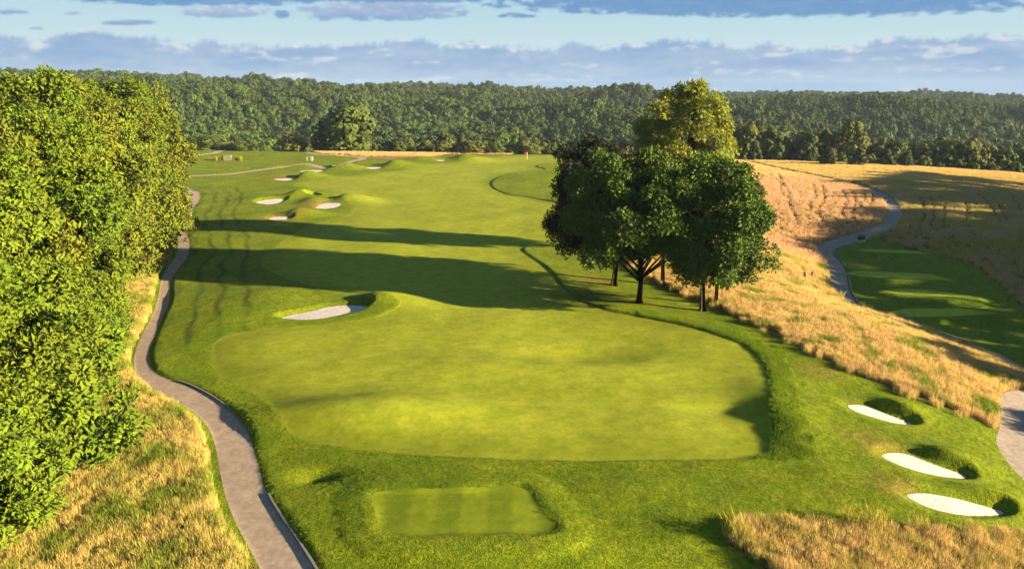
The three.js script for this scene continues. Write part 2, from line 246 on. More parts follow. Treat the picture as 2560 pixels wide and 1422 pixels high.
// ------------------------------------------------------------------ textures: grain only
function tile(size, f) { const a = new Uint8Array(size * size * 4); for (let y = 0; y < size; y++) for (let x = 0; x < size; x++) { const v = f(x, y), o = (y * size + x) * 4; for (let c = 0; c < 3; c++) a[o + c] = clamp(Array.isArray(v) ? v[c] : v, 0, 255); a[o + 3] = 255; } return a; }
function texture(size, data, srgb) { const t = new THREE.DataTexture(data, size, size); t.wrapS = t.wrapT = THREE.RepeatWrapping; t.magFilter = THREE.LinearFilter; t.minFilter = THREE.LinearMipmapLinearFilter; t.generateMipmaps = true; if (srgb) t.colorSpace = THREE.SRGBColorSpace; t.needsUpdate = true; return t; }
function loopNoise(size, seed) {                                          // tiling value noise of many octaves
  const layers = []; const r = rng(seed);
  return (x, y, cells) => {
    let g = layers[cells]; if (!g) { g = layers[cells] = new Float32Array(cells * cells).map(() => r() * 2 - 1); }
    const u = x / size * cells, v = y / size * cells, i = Math.floor(u), j = Math.floor(v), s = u - i, t = v - j, a = s * s * (3 - 2 * s), b = t * t * (3 - 2 * t), G = (p, q) => g[((q % cells + cells) % cells) * cells + (p % cells + cells) % cells];
    return mix(mix(G(i, j), G(i + 1, j), a), mix(G(i, j + 1), G(i + 1, j + 1), a), b);
  };
}
const S = 1024;
function grassTile(seed, rough) {
  const L = loopNoise(S, seed), h = new Float32Array(S * S);
  for (let y = 0; y < S; y++) for (let x = 0; x < S; x++) h[y * S + x] = rough ? 0.30 * L(x, y, 24) + 0.4 * L(x + y * 0.3, y, 64) + 0.5 * L(x, y, 128) + 0.5 * L(x, y, 256) + 0.3 * L(x, y, 512) : 0.34 * L(x, y, 10) + 0.34 * L(x, y, 22) + 0.36 * L(x, y, 56) + 0.26 * L(x, y, 160) + 0.2 * L(x, y, 400);
  return h;
}
const roughH = grassTile(5, true), fineH = grassTile(6, false);
const roughMap = texture(S, tile(S, (x, y) => { const v = roughH[y * S + x]; return [205 + 56 * v + 8 * roughH[(y * 7 % S) * S + (x * 3 % S)], 208 + 52 * v, 196 + 60 * v]; }), true);
const roughBump = texture(S, tile(S, (x, y) => 128 + 90 * roughH[y * S + x]));
const fineMap = texture(S, tile(S, (x, y) => { const v = fineH[y * S + x]; return [222 + 30 * v, 222 + 26 * v, 214 + 44 * v]; }), true);
const fineBump = texture(S, tile(S, (x, y) => 128 + 90 * fineH[y * S + x]));
const grainMap = texture(S, tile(S, (() => { const L = loopNoise(S, 8); return (x, y) => 218 + 14 * L(x, y, 20) + 12 * L(x, y, 90) + 16 * L(x, y, 500); })()), true);
const lawnMaterial = (map, bump, k, name) => Object.assign(new THREE.MeshStandardMaterial({ vertexColors: true, map, bumpMap: bump, bumpScale: k, roughness: 1 }), { name, });
const dull = (o) => new THREE.MeshPhysicalMaterial({ roughness: 1, specularIntensity: 0.15, ...o });
const M = {
  rough: dull({ name: 'rough grass', vertexColors: true, map: roughMap, bumpMap: roughBump, bumpScale: 0.06 }),
  fairway: dull({ name: 'close-mown grass', vertexColors: true, map: fineMap, bumpMap: fineBump, bumpScale: 0.02 }),
  meadow: dull({ name: 'meadow floor', vertexColors: true, map: roughMap, bumpMap: roughBump, bumpScale: 0.12 }),
  sand: dull({ name: 'white sand', vertexColors: true, map: grainMap, bumpMap: fineBump, bumpScale: 0.05 }),
  asphalt: dull({ name: 'pinkish concrete path', vertexColors: true, map: grainMap, bumpMap: fineBump, bumpScale: 0.006 }),
};

// ------------------------------------------------------------------ ground cut along the outlines into its surfaces
const xs = [], ds = [];
for (let x = -290; x <= 300;) { xs.push(x); x += Math.abs(x) < 46 ? 0.3 : x > 0 && x < 112 ? 0.42 : Math.min(3, 0.3 + (Math.abs(x) - 46) * 0.012); }
for (let d = -60; d <= 352;) { ds.push(d); d += d < 30 ? 2 : clamp(0.005 * d, 0.24, 1.5); }
const NX = xs.length, ND = ds.length, NV = NX * ND;
console.log('grid', NX, ND);
const zones = [...bunkers.map((a, i) => ({ key: 'sand' + i, a })), { key: 'tee', a: teeBox }, ...rightTees.map((a, i) => ({ key: 'vtee' + i, a })), { key: 'path', a: mainPath }, { key: 'upper', a: upperPath }, { key: 'valley', a: valleyPath }, { key: 'fairway', a: fairway }, { key: 'nearMeadow', a: nearMeadow }, { key: 'dry', a: dryStrip }, { key: 'mown', a: mown }, { key: 'lawn', a: valleyLawn }];
const dist = zones.map((z) => { const f = new Float32Array(NV); for (let j = 0; j < ND; j++) for (let i = 0; i < NX; i++) f[j * NX + i] = z.a.at(xs[i], ds[j]); return f; });
const Z = Object.fromEntries(zones.map((z, i) => [z.key, i]));
const Y = new Float32Array(NV), N = new Float32Array(NV * 3);
for (let j = 0; j < ND; j++) for (let i = 0; i < NX; i++) { const v = j * NX + i; Y[v] = groundFrom(xs[i], ds[j], dist[Z.fairway][v], dist[Z.path][v], dist[Z.tee][v]); }
for (let j = 0; j < ND; j++) for (let i = 0; i < NX; i++) {
  const v = j * NX + i, a = Math.max(0, i - 1), b = Math.min(NX - 1, i + 1), c = Math.max(0, j - 1), e = Math.min(ND - 1, j + 1);
  const gx = (Y[j * NX + b] - Y[j * NX + a]) / (xs[b] - xs[a]), gd = (Y[e * NX + i] - Y[c * NX + i]) / (ds[e] - ds[c]), l = Math.hypot(gx, 1, gd);
  N[v * 3] = -gx / l; N[v * 3 + 1] = 1 / l; N[v * 3 + 2] = gd / l;
}
console.log('heights ready');
const tracks = [];   // wheel tracks pressed into the field
for (const [a, b, c, e] of [[1885, 432, 1907, 545], [1926, 436, 1960, 500], [1944, 436, 1985, 560], [2034, 465, 2030, 540], [2056, 465, 2052, 560], [2108, 478, 2112, 560], [2130, 478, 2136, 560], [2155, 478, 2160, 530], [2176, 482, 2182, 530]]) tracks.push(open(on([[a, b], [(a + c) / 2 + 8, b * 0.6 + e * 0.4], [c - 6, b * .3 + e * .7], [c + 10, e]], plain)));
for (const [a, b, c, e] of [[2300, 490, 2308, 560], [2325, 490, 2330, 570], [2350, 490, 2360, 570], [2410, 500, 2416, 560], [2440, 480, 2500, 555], [2465, 480, 2520, 555], [2500, 470, 2556, 530]]) tracks.push(open(on([[a, b], [(a + c) / 2 + 8, b * .5 + e * .5], [c, e]], plain)));
const trackAreas = tracks.map((t) => new Area(t, 0.8, 1));
// colours of the surfaces (linear), with patches and mowing marks
const fieldTone = (x, d) => { const w = clamp(0.5 + 0.9 * fbm(x / 26, d / 26, 3)), pink = valleySide(x, d) < 0 ? 1 : 0; return [w, pink]; };
function valleySide(x, d) { let best = 1e9, k = 0; const p = valleyPath.poly; for (let i = 0; i < p.length; i += 2) { const q = (p[i][0] - x) ** 2 + (p[i][1] - d) ** 2; if (q < best) { best = q; k = i; } } const a = p[Math.max(0, k - 2)], b = p[Math.min(p.length - 1, k + 2)]; return (b[0] - a[0]) * (d - a[1]) - (b[1] - a[1]) * (x - a[0]); }
const drySpots = [[790, 510, 5], [700, 541, 5], [2185, 1105, 2.6], [2228, 1212, 2.0], [700, 440, 6], [1480, 700, 2.5], [713, 407, 5], [2050, 930, 2.4]].map(([px, py, r]) => [...hit(px, py, rolling), r]);   // patches of dry fescue
const colourOf = {
  fairway(x, d, v) { const s = n2((x * 0.8 + d * 0.62) / 9, (x * 0.62 - d * 0.8) / 2.3), p = fbm(x / 14, d / 18, 4), q = fbm(x / 3.1, d / 3.3, 3), e = sstep(-5, -0.5, dist[Z.fairway][v] ?? -9); let c = mix3([0.212, 0.240, 0.0200], [0.158, 0.198, 0.0120], clamp(0.45 + 0.26 * s + 0.4 * p + 0.45 * q + 0.3 * n2((x + d) * 0.7, (x - d) * 1.6) + 0.16 * sstep(-0.25, 0.25, Math.sin((x * 0.86 + d * 0.5) * 1.5)) - 0.08)); return mix3(c, [0.105, 0.132, 0.005], 0.5 * e); },
  tee(x, d) { const s = sstep(-0.3, 0.3, Math.sin(x * 2.1 + 0.3 * n2(x / 3, d / 3))); return mix3([0.098, 0.138, 0.006], [0.138, 0.176, 0.009], clamp(s * 0.9 + 0.5 * fbm(x / 2, d / 2, 3))); },
  mown(x, d, v) {
    const f = v >= 0 ? dist[Z.fairway][v] : 9, p = fbm(x / 9, d / 9, 4), q = fbm(x / 2.2, d / 2.2, 3);
    let c = mix3([0.098, 0.142, 0.0050], [0.150, 0.184, 0.0075], clamp(0.42 + 0.9 * p + 0.7 * q + 0.3 * n2(x * 1.1, d * 1.1)));
    const pd = v >= 0 ? dist[Z.path][v] : 0, line = pd > 0.8 && pd < 11.9 ? sstep(0.55, 0.95, Math.sin((pd + 0.5 * n2(x / 9, d / 9)) * 2.3)) * sstep(60, 76, d) * sstep(11.9, 10, pd) * clamp(0.85 + 0.5 * n2(x / 7, d / 14)) : 0;
    c = mix3(c, [0.030, 0.048, 0.006], 0.75 * clamp(line));
    for (const [sx, sd, sr] of drySpots) { const q = Math.hypot(x - sx, d - sd) / sr; if (q < 1.3) c = mix3(c, [0.165, 0.130, 0.028], 0.75 * sstep(1.15, 0.5, q + 0.45 * n2(x / 1.3, d / 1.3))); }
    return mix3(c, [0.12, 0.105, 0.02], 0.45 * sstep(0.28, 0.6, fbm(x / 5 + 40, d / 5, 3)));
  },
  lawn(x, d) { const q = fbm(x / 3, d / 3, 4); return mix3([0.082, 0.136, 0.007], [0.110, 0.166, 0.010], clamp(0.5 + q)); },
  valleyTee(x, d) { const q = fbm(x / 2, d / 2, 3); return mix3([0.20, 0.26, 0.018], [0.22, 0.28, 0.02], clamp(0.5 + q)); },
  greyPath(x, d) { const q = fbm(x * 0.7, d * 0.7, 4); return mix3([0.185, 0.160, 0.148], [0.235, 0.205, 0.190], clamp(0.5 + q)); },
  sand(x, d) { const q = fbm(x * 1.6, d * 1.6, 3); return mix3([0.42, 0.39, 0.40], [0.47, 0.44, 0.45], clamp(0.5 + q)); },
  path(x, d) { const q = fbm(x * 0.7, d * 0.7, 4), w = sstep(0.42, 0.6, fbm(x * 0.9 + 5, d * 0.9, 3)) * 0.35; return mix3(mix3([0.262, 0.207, 0.174], [0.33, 0.262, 0.218], clamp(0.5 + q)), [0.34, 0.33, 0.33], w); },
  meadow(x, d) { const q = fbm(x / 4, d / 4, 4); return mix3([0.10, 0.085, 0.022], [0.17, 0.115, 0.035], clamp(0.5 + q)); },
  field(x, d) { const [w, pink] = fieldTone(x, d), q = fbm(x / 3, d / 3, 3) * 0.4; for (const t of trackAreas) if (t.at(x, d) < 0.1) return [0.085, 0.070, 0.030]; return mix3(pink ? [0.20, 0.128, 0.064] : [0.085, 0.085, 0.026], pink ? [0.25, 0.150, 0.080] : [0.15, 0.115, 0.042], clamp(w + q)); },
};
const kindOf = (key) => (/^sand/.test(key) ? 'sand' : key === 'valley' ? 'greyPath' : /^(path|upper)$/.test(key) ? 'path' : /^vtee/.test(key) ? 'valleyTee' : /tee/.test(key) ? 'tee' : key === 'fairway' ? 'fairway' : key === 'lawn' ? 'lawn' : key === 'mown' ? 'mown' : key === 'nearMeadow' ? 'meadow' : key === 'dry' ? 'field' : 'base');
class Sheet { constructor(kind) { this.kind = kind; this.p = []; this.n = []; this.c = []; this.uv = []; this.i = []; this.m = new Map(); }
  put(x, y, d, nx, ny, nz, v) {
    let c; const k = this.kind; if (k === 'base') c = x < -10 && d < 330 ? colourOf.meadow(x, d) : d < 60 || (x > 0 && valleySide(x, d) < 0 && d < 110) ? colourOf.meadow(x, d) : colourOf.field(x, d); else c = colourOf[k](x, d, v);
    this.p.push(x, y, -d); this.n.push(nx, ny, nz); this.c.push(...c); const t = k === 'sand' || /ath$/.test(k) ? 5 : 9; this.uv.push(x / t, d / t); return this.p.length / 3 - 1; }
  grid(v) { let i = this.m.get(v); if (i === undefined) { i = this.put(xs[v % NX], Y[v], ds[Math.floor(v / NX)], N[v * 3], N[v * 3 + 1], N[v * 3 + 2], v); this.m.set(v, i); } return i; }
  mesh(material) { const g = new THREE.BufferGeometry(); g.setAttribute('position', new THREE.Float32BufferAttribute(this.p, 3)); g.setAttribute('normal', new THREE.Float32BufferAttribute(this.n, 3)); g.setAttribute('color', new THREE.Float32BufferAttribute(this.c, 3)); g.setAttribute('uv', new THREE.Float32BufferAttribute(this.uv, 2)); g.setIndex(this.i); return new THREE.Mesh(g, material); } }
const sheets = {}; for (const z of zones) sheets[z.key] = new Sheet(kindOf(z.key)); sheets.base = new Sheet('base');
function emit(sheet, poly) { const idx = poly.map((q) => (q.v !== undefined ? sheet.grid(q.v) : sheet.put(q.x, q.y, q.d, q.n[0], q.n[1], q.n[2], q.near))); for (let k = 1; k < idx.length - 1; k++) sheet.i.push(idx[0], idx[k], idx[k + 1]); }
function cut(poly, zi) {
  const A = [], B = [];
  for (let k = 0; k < poly.length; k++) {
    const p = poly[k], q = poly[(k + 1) % poly.length], a = p.s[zi], b = q.s[zi];
    (a <= 0 ? A : B).push(p);
    if ((a <= 0) !== (b <= 0)) { const t = a / (a - b), c = { x: mix(p.x, q.x, t), y: mix(p.y, q.y, t), d: mix(p.d, q.d, t), n: [0, 1, 2].map((o) => mix(p.n[o], q.n[o], t)), s: p.s.map((u, o) => mix(u, q.s[o], t)), near: p.near }; A.push(c); B.push(c); }
  }
  return [A, B];
}
for (let j = 0; j < ND - 1; j++) for (let i = 0; i < NX - 1; i++) {
  const a = j * NX + i, b = a + 1, c = a + NX, e = c + 1;
  for (const tri of ((i + j) & 1 ? [[a, b, e], [a, e, c]] : [[a, b, c], [b, e, c]])) {
    let done = false, poly = null;
    for (let z = 0; z < zones.length && !done; z++) {
      if (!poly) {
        const f = dist[z], k = (f[tri[0]] <= 0) + (f[tri[1]] <= 0) + (f[tri[2]] <= 0);
        if (k === 3) { const s = sheets[zones[z].key]; s.i.push(s.grid(tri[0]), s.grid(tri[1]), s.grid(tri[2])); done = true; }
        else if (k) poly = tri.map((v) => ({ v, near: v, x: xs[v % NX], d: ds[Math.floor(v / NX)], y: Y[v], n: [N[v * 3], N[v * 3 + 1], N[v * 3 + 2]], s: dist.map((g) => g[v]) }));
      }
      if (poly) { const [A, B] = cut(poly, z); if (A.length > 2) emit(sheets[zones[z].key], A); if (B.length > 2) poly = B; else { done = true; } }
    }
    if (!done) { if (poly) emit(sheets.base, poly); else { const s = sheets.base; s.i.push(s.grid(tri[0]), s.grid(tri[1]), s.grid(tri[2])); } }
  }
}
structure(sheets.base.mesh(M.meadow), 'meadow_ground', 'dry meadow ground under the tall grass');
structure(sheets.nearMeadow.mesh(M.meadow), 'meadow_ground', 'small meadow patch beside the three sand bunkers');
structure(sheets.dry.mesh(M.meadow), 'meadow_ground', 'strip of dry pinkish grass before the far trees');
structure(sheets.mown.mesh(M.rough), 'rough_lawn', 'mown rough around the fairway');
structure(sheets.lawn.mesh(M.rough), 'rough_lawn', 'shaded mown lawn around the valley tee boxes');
structure(sheets.fairway.mesh(M.fairway), 'fairway', 'close-mown yellow green fairway');
structure(sheets.tee.mesh(M.fairway), 'tee_box', 'mown rectangular tee box with two tee markers');
rightTees.forEach((t, i) => structure(sheets['vtee' + i].mesh(M.fairway), 'tee_box', 'mown tee box in the valley lawn'));
structure(sheets.path.mesh(M.asphalt), 'cart_path', 'winding cart path beside the row of tall trees');
structure(sheets.upper.mesh(M.asphalt), 'cart_path', 'far cart path curling round the lawn with the utility boxes');
structure(sheets.valley.mesh(M.asphalt), 'cart_path', 'winding cart path in the valley with the tee boxes');
bunkers.forEach((b, i) => structure(sheets['sand' + i].mesh(M.sand), 'sand_bunker', 'white sand of a bunker'));
console.log('ground ready');
// the hills beyond
{
  const g = new THREE.BufferGeometry(), p = [], c = [], idx = [], na = 150, dl = []; for (let d = 348; d < 3200; d *= 1.025) dl.push(d);
  for (const d of dl) for (let k = 0; k <= na; k++) { const x = mix(-1.25, 1.3, k / na) * d; p.push(x, farHeight(x, d) - 0.3, -d); c.push(0.03, 0.045, 0.012); }
  for (let j = 0; j < dl.length - 1; j++) for (let k = 0; k < na; k++) { const a = j * (na + 1) + k; idx.push(a, a + 1, a + na + 1, a + 1, a + na + 2, a + na + 1); }
  g.setAttribute('position', new THREE.Float32BufferAttribute(p, 3)); g.setAttribute('color', new THREE.Float32BufferAttribute(c, 3)); g.setIndex(idx); g.computeVertexNormals();
  structure(new THREE.Mesh(g, dull({ name: 'forest floor', vertexColors: true })), 'hills', 'wooded hills to the horizon');
}

// ------------------------------------------------------------------ trees
const V = (x, y, z) => new THREE.Vector3(x, y, z);
function limb(points, r0, r1, sides = 7) {                                // a tapered tube through the points
  const curve = new THREE.CatmullRomCurve3(points), n = points.length * 3, fr = curve.computeFrenetFrames(n), p = [], nn = [], uv = [], idx = [];
  for (let i = 0; i <= n; i++) { const c = curve.getPointAt(i / n), r = mix(r0, r1, (i / n) ** 0.8); for (let k = 0; k <= sides; k++) { const a = k / sides * Math.PI * 2, q = fr.normals[i].clone().multiplyScalar(Math.cos(a)).addScaledVector(fr.binormals[i], Math.sin(a)); p.push(c.x + q.x * r, c.y + q.y * r, c.z + q.z * r); nn.push(q.x, q.y, q.z); uv.push(k / sides * 2, i / n * 6); } }
  for (let i = 0; i < n; i++) for (let k = 0; k < sides; k++) { const a = i * (sides + 1) + k; idx.push(a, a + sides + 1, a + 1, a + 1, a + sides + 1, a + sides + 2); }
  const g = new THREE.BufferGeometry(); g.setAttribute('position', new THREE.Float32BufferAttribute(p, 3)); g.setAttribute('normal', new THREE.Float32BufferAttribute(nn, 3)); g.setAttribute('uv', new THREE.Float32BufferAttribute(uv, 2)); g.setIndex(idx); return g;
}
function leaves(count, spread, long, wide, seed, lift = 0.5) {             // a spray of leaves, each two bent triangles
  const r = rng(seed), p = [], idx = [];
  for (let i = 0; i < count; i++) {
    const a = r() * 6.283, u = r() * 2 - 1, q = Math.sqrt(1 - u * u), rad = spread * Math.cbrt(r()), c = V(Math.cos(a) * q * rad, u * rad * 0.75, Math.sin(a) * q * rad);
    const dir = c.clone().normalize().add(V(r() - .5, r() * lift * 1.4 - 0.35, r() - .5)).normalize(), face = V((r() - .5) * 1.5, 1, (r() - .5) * 1.5), side = face.cross(dir).normalize(), up = dir.clone().cross(side);
    const L = long * (0.7 + r() * 0.6), W = wide * (0.7 + r() * 0.6), b = p.length / 3, mid = c.clone().addScaledVector(dir, L * 0.5), fold = up.multiplyScalar(W * 0.3);
    for (const t of [c, mid.clone().addScaledVector(side, W / 2).add(fold), c.clone().addScaledVector(dir, L).addScaledVector(up, -0.2), mid.clone().addScaledVector(side, -W / 2).add(fold)]) p.push(t.x, t.y, t.z);
    idx.push(b, b + 1, b + 2, b, b + 2, b + 3);
  }
  const g = new THREE.BufferGeometry(); g.setAttribute('position', new THREE.Float32BufferAttribute(p, 3)); g.setIndex(idx); g.computeVertexNormals(); return g;
}
const leafMaterial = (name, r, g, b, t = 0.3) => new THREE.MeshPhysicalMaterial({ name, color: new THREE.Color().setRGB(r, g, b), roughness: 0.85, specularIntensity: 0.3, transmission: t, thickness: 0, side: THREE.DoubleSide });
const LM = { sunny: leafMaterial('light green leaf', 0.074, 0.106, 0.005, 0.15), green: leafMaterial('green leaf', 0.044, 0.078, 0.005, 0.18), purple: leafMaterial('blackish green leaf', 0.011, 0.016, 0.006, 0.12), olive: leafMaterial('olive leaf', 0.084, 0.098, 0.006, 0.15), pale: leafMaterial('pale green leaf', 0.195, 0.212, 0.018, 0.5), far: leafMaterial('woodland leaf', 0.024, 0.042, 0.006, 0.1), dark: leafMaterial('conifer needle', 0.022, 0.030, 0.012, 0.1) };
const barkMap = texture(256, tile(256, (() => { const L = loopNoise(256, 21); return (x, y) => 190 + 50 * L(x * 1, y * 0.25, 32) + 30 * L(x, y, 64); })()), true);
const bark = new THREE.MeshStandardMaterial({ name: 'bark', color: new THREE.Color().setRGB(0.13, 0.095, 0.065), map: barkMap, bumpMap: barkMap, bumpScale: 0.02, roughness: 1 });
const greyBark = new THREE.MeshStandardMaterial({ name: 'grey bark', color: new THREE.Color().setRGB(0.20, 0.165, 0.12), map: barkMap, bumpMap: barkMap, bumpScale: 0.02, roughness: 1 });
const spray = { big: leaves(15, 0.5, 0.44, 0.21, 3), mid: leaves(17, 0.46, 0.33, 0.19, 4), small: leaves(15, 0.48, 0.40, 0.22, 5) };
// boughs fill an egg-shaped crown; sprays of leaves cover each bough
function makeTree(name, o) {
  const r = rng(o.seed), root = new THREE.Group(), H = o.height, base = o.crownBase, R = o.radius, boughs = [];
  const shape = o.shape ?? ((t) => Math.sqrt(Math.max(0.08, 1 - ((t - 0.42) / 0.62) ** 2)));
  const lobeA = r() * 6.28, squash = o.squash ?? 1;
  const clumps = [];                                                       // big boughs, spaced over the crown, each built of smaller puffs of leaves
  for (let k = 0; k < o.clumps; k++) {
    let best = null, far = -1; const sz = o.clump * (0.7 + 0.6 * r());
    for (let c = 0; c < 9; c++) {
      const t = 0.02 + 0.97 * r(), a = r() * 6.283, lobes = 1 + 0.18 * Math.sin(3 * a + lobeA + t * 5) + 0.24 * (r() - .5), q = r() < 0.85 ? 0.9 + 0.12 * r() : 0.4 + 0.4 * r(), e = Math.max(0, shape(t) * R * lobes * q - sz * 0.75), p = V(Math.cos(a) * e + (o.lean ?? 0) * t, base + (H - base) * t - sz * 0.45, Math.sin(a) * e * squash);
      let m = 9; for (const b of clumps) { const g = b.c.distanceTo(p) / (b.s + sz); if (g < m) m = g; }
      if (m > far) { far = m; best = p; }
    }
    clumps.push({ c: best, s: sz });
    const axis = V(best.x - (o.lean ?? 0) * 0.5, (best.y - (base + H) / 2) * 0.6, best.z).normalize(), hue = r(), tint = r(), n = Math.round(7.5 * (sz / o.puff / 1.7) ** 1.6);
    for (let c = 0; c < n;) { const u = r() * 2 - 1, a = r() * 6.283, w = Math.sqrt(1 - u * u), dir = V(Math.cos(a) * w, u, Math.sin(a) * w); if (dir.dot(axis) < -0.25 || u < -0.75) continue; c++; boughs.push({ c: best.clone().addScaledVector(dir, sz * (0.55 + 0.4 * r())), s: o.puff * (0.7 + 0.55 * r()), tint: 0.5 * tint + 0.5 * r(), hue: 0.6 * hue + 0.4 * r() }); }
  }
  for (const [x, y, z, s] of o.extra ?? []) boughs.push({ c: V(x, y, z), s, tint: r(), hue: r() });
  const m4 = new THREE.Matrix4(), quat = new THREE.Quaternion(), out = [], cols = [], colour = new THREE.Color();
  for (const b of boughs) {
    const n = Math.round((o.sprays ?? 26) * (b.s / 1.3) ** 1.7 * (o.dense ?? 1)), axis = V(b.c.x, 0, b.c.z).multiplyScalar(1 / (R + 0.01));
    for (let k = 0; k < n; k++) {
      const u = r() * 2 - 1, a = r() * 6.283, w = Math.sqrt(1 - u * u), dir = V(Math.cos(a) * w, u, Math.sin(a) * w);
      if (dir.dot(axis) < -0.35 && r() < 0.7) continue;
      if (u < -0.5 && r() < 0.5) continue;
      const rr = b.s * (0.55 + 0.5 * r()) * (1 + 0.25 * n3(dir.x * 2.1 + b.hue * 9, dir.y * 2.1, dir.z * 2.1));
      const p = V(b.c.x + dir.x * rr, b.c.y + dir.y * rr * 0.78, b.c.z + dir.z * rr), look = dir.clone().add(V(0, 0.55, 0)).normalize();
      quat.setFromUnitVectors(V(0, 1, 0), look).multiply(new THREE.Quaternion().setFromAxisAngle(V(0, 1, 0), r() * 6.283));
      const s = (o.leaf ?? 1) * (0.7 + 0.6 * r());
      out.push(m4.compose(p, quat, V(s, s, s)).clone());
      const v = 0.80 + 0.30 * b.tint + 0.22 * (r() - .5); cols.push(colour.clone().setRGB(v * (0.80 + 0.24 * b.hue), v, v * (0.7 + 0.5 * r())));
    }
  }
  const crown = new THREE.InstancedMesh(o.spray, o.leafMaterial, out.length); crown.name = 'crown'; crown.userData.kind = 'stuff';
  out.forEach((m, i) => { crown.setMatrixAt(i, m); crown.setColorAt(i, cols[i]); });
  const wood = [], top = base + (H - base) * 0.72, lx = (o.lean ?? 0) * 0.6, tr = o.trunk ?? H * 0.017;
  wood.push(limb([V(0, -0.6, 0), V(0, 0.15, 0), V((r() - .5) * .3, base * 0.6, (r() - .5) * .3), V(lx * .4, base + (top - base) * .4, 0), V(lx, top, 0)], tr, tr * 0.2, 10));
  wood.push(limb([V(0, -0.3, 0), V(0, 0.1, 0), V(0, 0.55, 0)], tr * 1.75, tr * 0.9, 10));
  const order = boughs.slice().sort((a, b) => b.s - a.s).slice(0, o.limbs ?? 16);
  for (const b of order) { const y0 = clamp(b.c.y - 2.4 - r() * 2.5 - Math.hypot(b.c.x, b.c.z) * 0.35, base * (o.fork ?? 0.75), top), f = V(lx * y0 / top, y0, 0); wood.push(limb([f, f.clone().lerp(b.c, 0.45).add(V((r() - .5) * .6, 0.25, (r() - .5) * .6)), b.c.clone().add(V(0, b.s * 0.3, 0))], tr * 0.42, 0.025, 5)); }
  part('trunk', mergeGeometries(wood), o.bark ?? bark, root);
  root.add(crown); root.name = name;
  return root;
}
function copyOf(o) { const c = o.clone(); return c; }
function plant(tree, pos, name, label, category, group, turn = 0, scale = 1) { add(tree, name); tree.position.copy(pos); tree.rotation.y = turn; tree.scale.setScalar(scale); return tag(tree, label, category, group); }
const sinkTo = (x, d) => V(x, ground(x, d) - 0.05, -d);

// the row of tall trees along the cart path
const rowKinds = [
  makeTree('row', { seed: 101, height: 25, crownBase: 2.0, radius: 6.6, clumps: 27, clump: 2.6, puff: 1.1, sprays: 18, spray: spray.big, leafMaterial: LM.sunny, limbs: 26 }),
  makeTree('row', { seed: 102, height: 26.5, crownBase: 2.6, radius: 6.2, clumps: 26, clump: 2.6, puff: 1.1, sprays: 18, spray: spray.mid, leafMaterial: LM.sunny, limbs: 26 }),
  makeTree('row', { seed: 103, height: 23, crownBase: 1.6, radius: 6.5, clumps: 25, clump: 2.6, puff: 1.1, sprays: 18, spray: spray.big, leafMaterial: LM.olive, limbs: 26 }),
  makeTree('row', { seed: 104, height: 12, crownBase: 0.8, radius: 5.2, clumps: 20, clump: 1.8, puff: .9, sprays: 29, spray: spray.big, leafMaterial: LM.sunny, limbs: 16 }),
];
const rowSpots = [   // [x, d, kind, scale, turn]
  [-31, 31, 0, 0.72, 0.5], [-34.5, 41, 1, 0.80, 2], [-45, 34, 1, 0.82, 1], [-30.5, 38, 3, .8, 2.9], [-37, 51, 0, 0.87, 0.3], [-32.5, 48, 3, 1.0, 2.6], [-36.5, 58, 3, .85, 4], [-45, 62, 2, 1.06, 4.4], [-44.5, 72, 0, 0.94, 1.2], [-41, 67, 3, .8, 1.6], [-50.5, 82, 1, 1.02, 5], [-46, 78, 3, .8, 3.1], [-52, 92, 2, 1.16, 2.2], [-56.8, 101, 0, 1.06, 0.9], [-57.6, 111, 2, 1.12, 3.4], [-60, 121, 1, 1.0, 5.6], [-63, 131, 2, 1.1, 0.2], [-50, 46, 0, .88, 1.9], [-54, 60, 1, .93, 2.4], [-58, 76, 0, .9, 1.5], [-63, 95, 1, 0.86, 1.1], [-68, 112, 0, 1.04, 3.3], [-72, 130, 2, 1.15, 2.0], [-70, 143, 3, 1.3, 2.0],
];
const usedRow = new Set();
for (const [x, d, k, s, turn] of rowSpots) {
  const t = usedRow.has(k) ? copyOf(rowKinds[k]) : rowKinds[k]; usedRow.add(k);
  plant(t, sinkTo(x, d), 'deciduous_tree', k === 3 ? 'low bushy young tree at the foot of the tall row beside the cart path' : k === 2 ? 'tall olive green tree in the dense row along the cart path' : 'tall light green tree in the dense row along the cart path', 'tree', k === 3 ? 'bushy young trees by the cart path' : k === 2 ? 'olive trees in the row along the cart path' : 'light green trees in the row along the cart path', turn, s);
}
console.log('row ready');
// the group beside the fairway
const round = (t) => Math.sqrt(Math.max(0.1, 1 - ((t - 0.40) / 0.64) ** 2));
plant(makeTree('t', { seed: 201, height: 16.8, crownBase: 5.4, radius: 5.4, clumps: 27, clump: 1.75, puff: .95, sprays: 25, spray: spray.mid, leafMaterial: LM.green, limbs: 18, trunk: 0.34, bark: greyBark, shape: round, extra: [[5.6, 5.6, 0.4, 1.3], [6.6, 6.8, 0, 1.2], [4.8, 4.4, 0.5, 1.1], [7.0, 5.2, .3, 1.0]] }), place(1757, 777), 'maple_tree', 'green maple with a pale trunk and a low overhanging bough beside the dry meadow', 'tree');
plant(makeTree('t', { seed: 202, height: 16.7, crownBase: 6.2, radius: 7.4, clumps: 32, clump: 1.8, puff: .95, sprays: 25, spray: spray.mid, leafMaterial: LM.green, limbs: 26, trunk: 0.36, fork: 0.42, lean: -1.6, shape: round, squash: 0.78 }), place(1598, 756), 'maple_tree', 'dark green maple whose trunk forks low, standing nearest the fairway edge', 'tree');
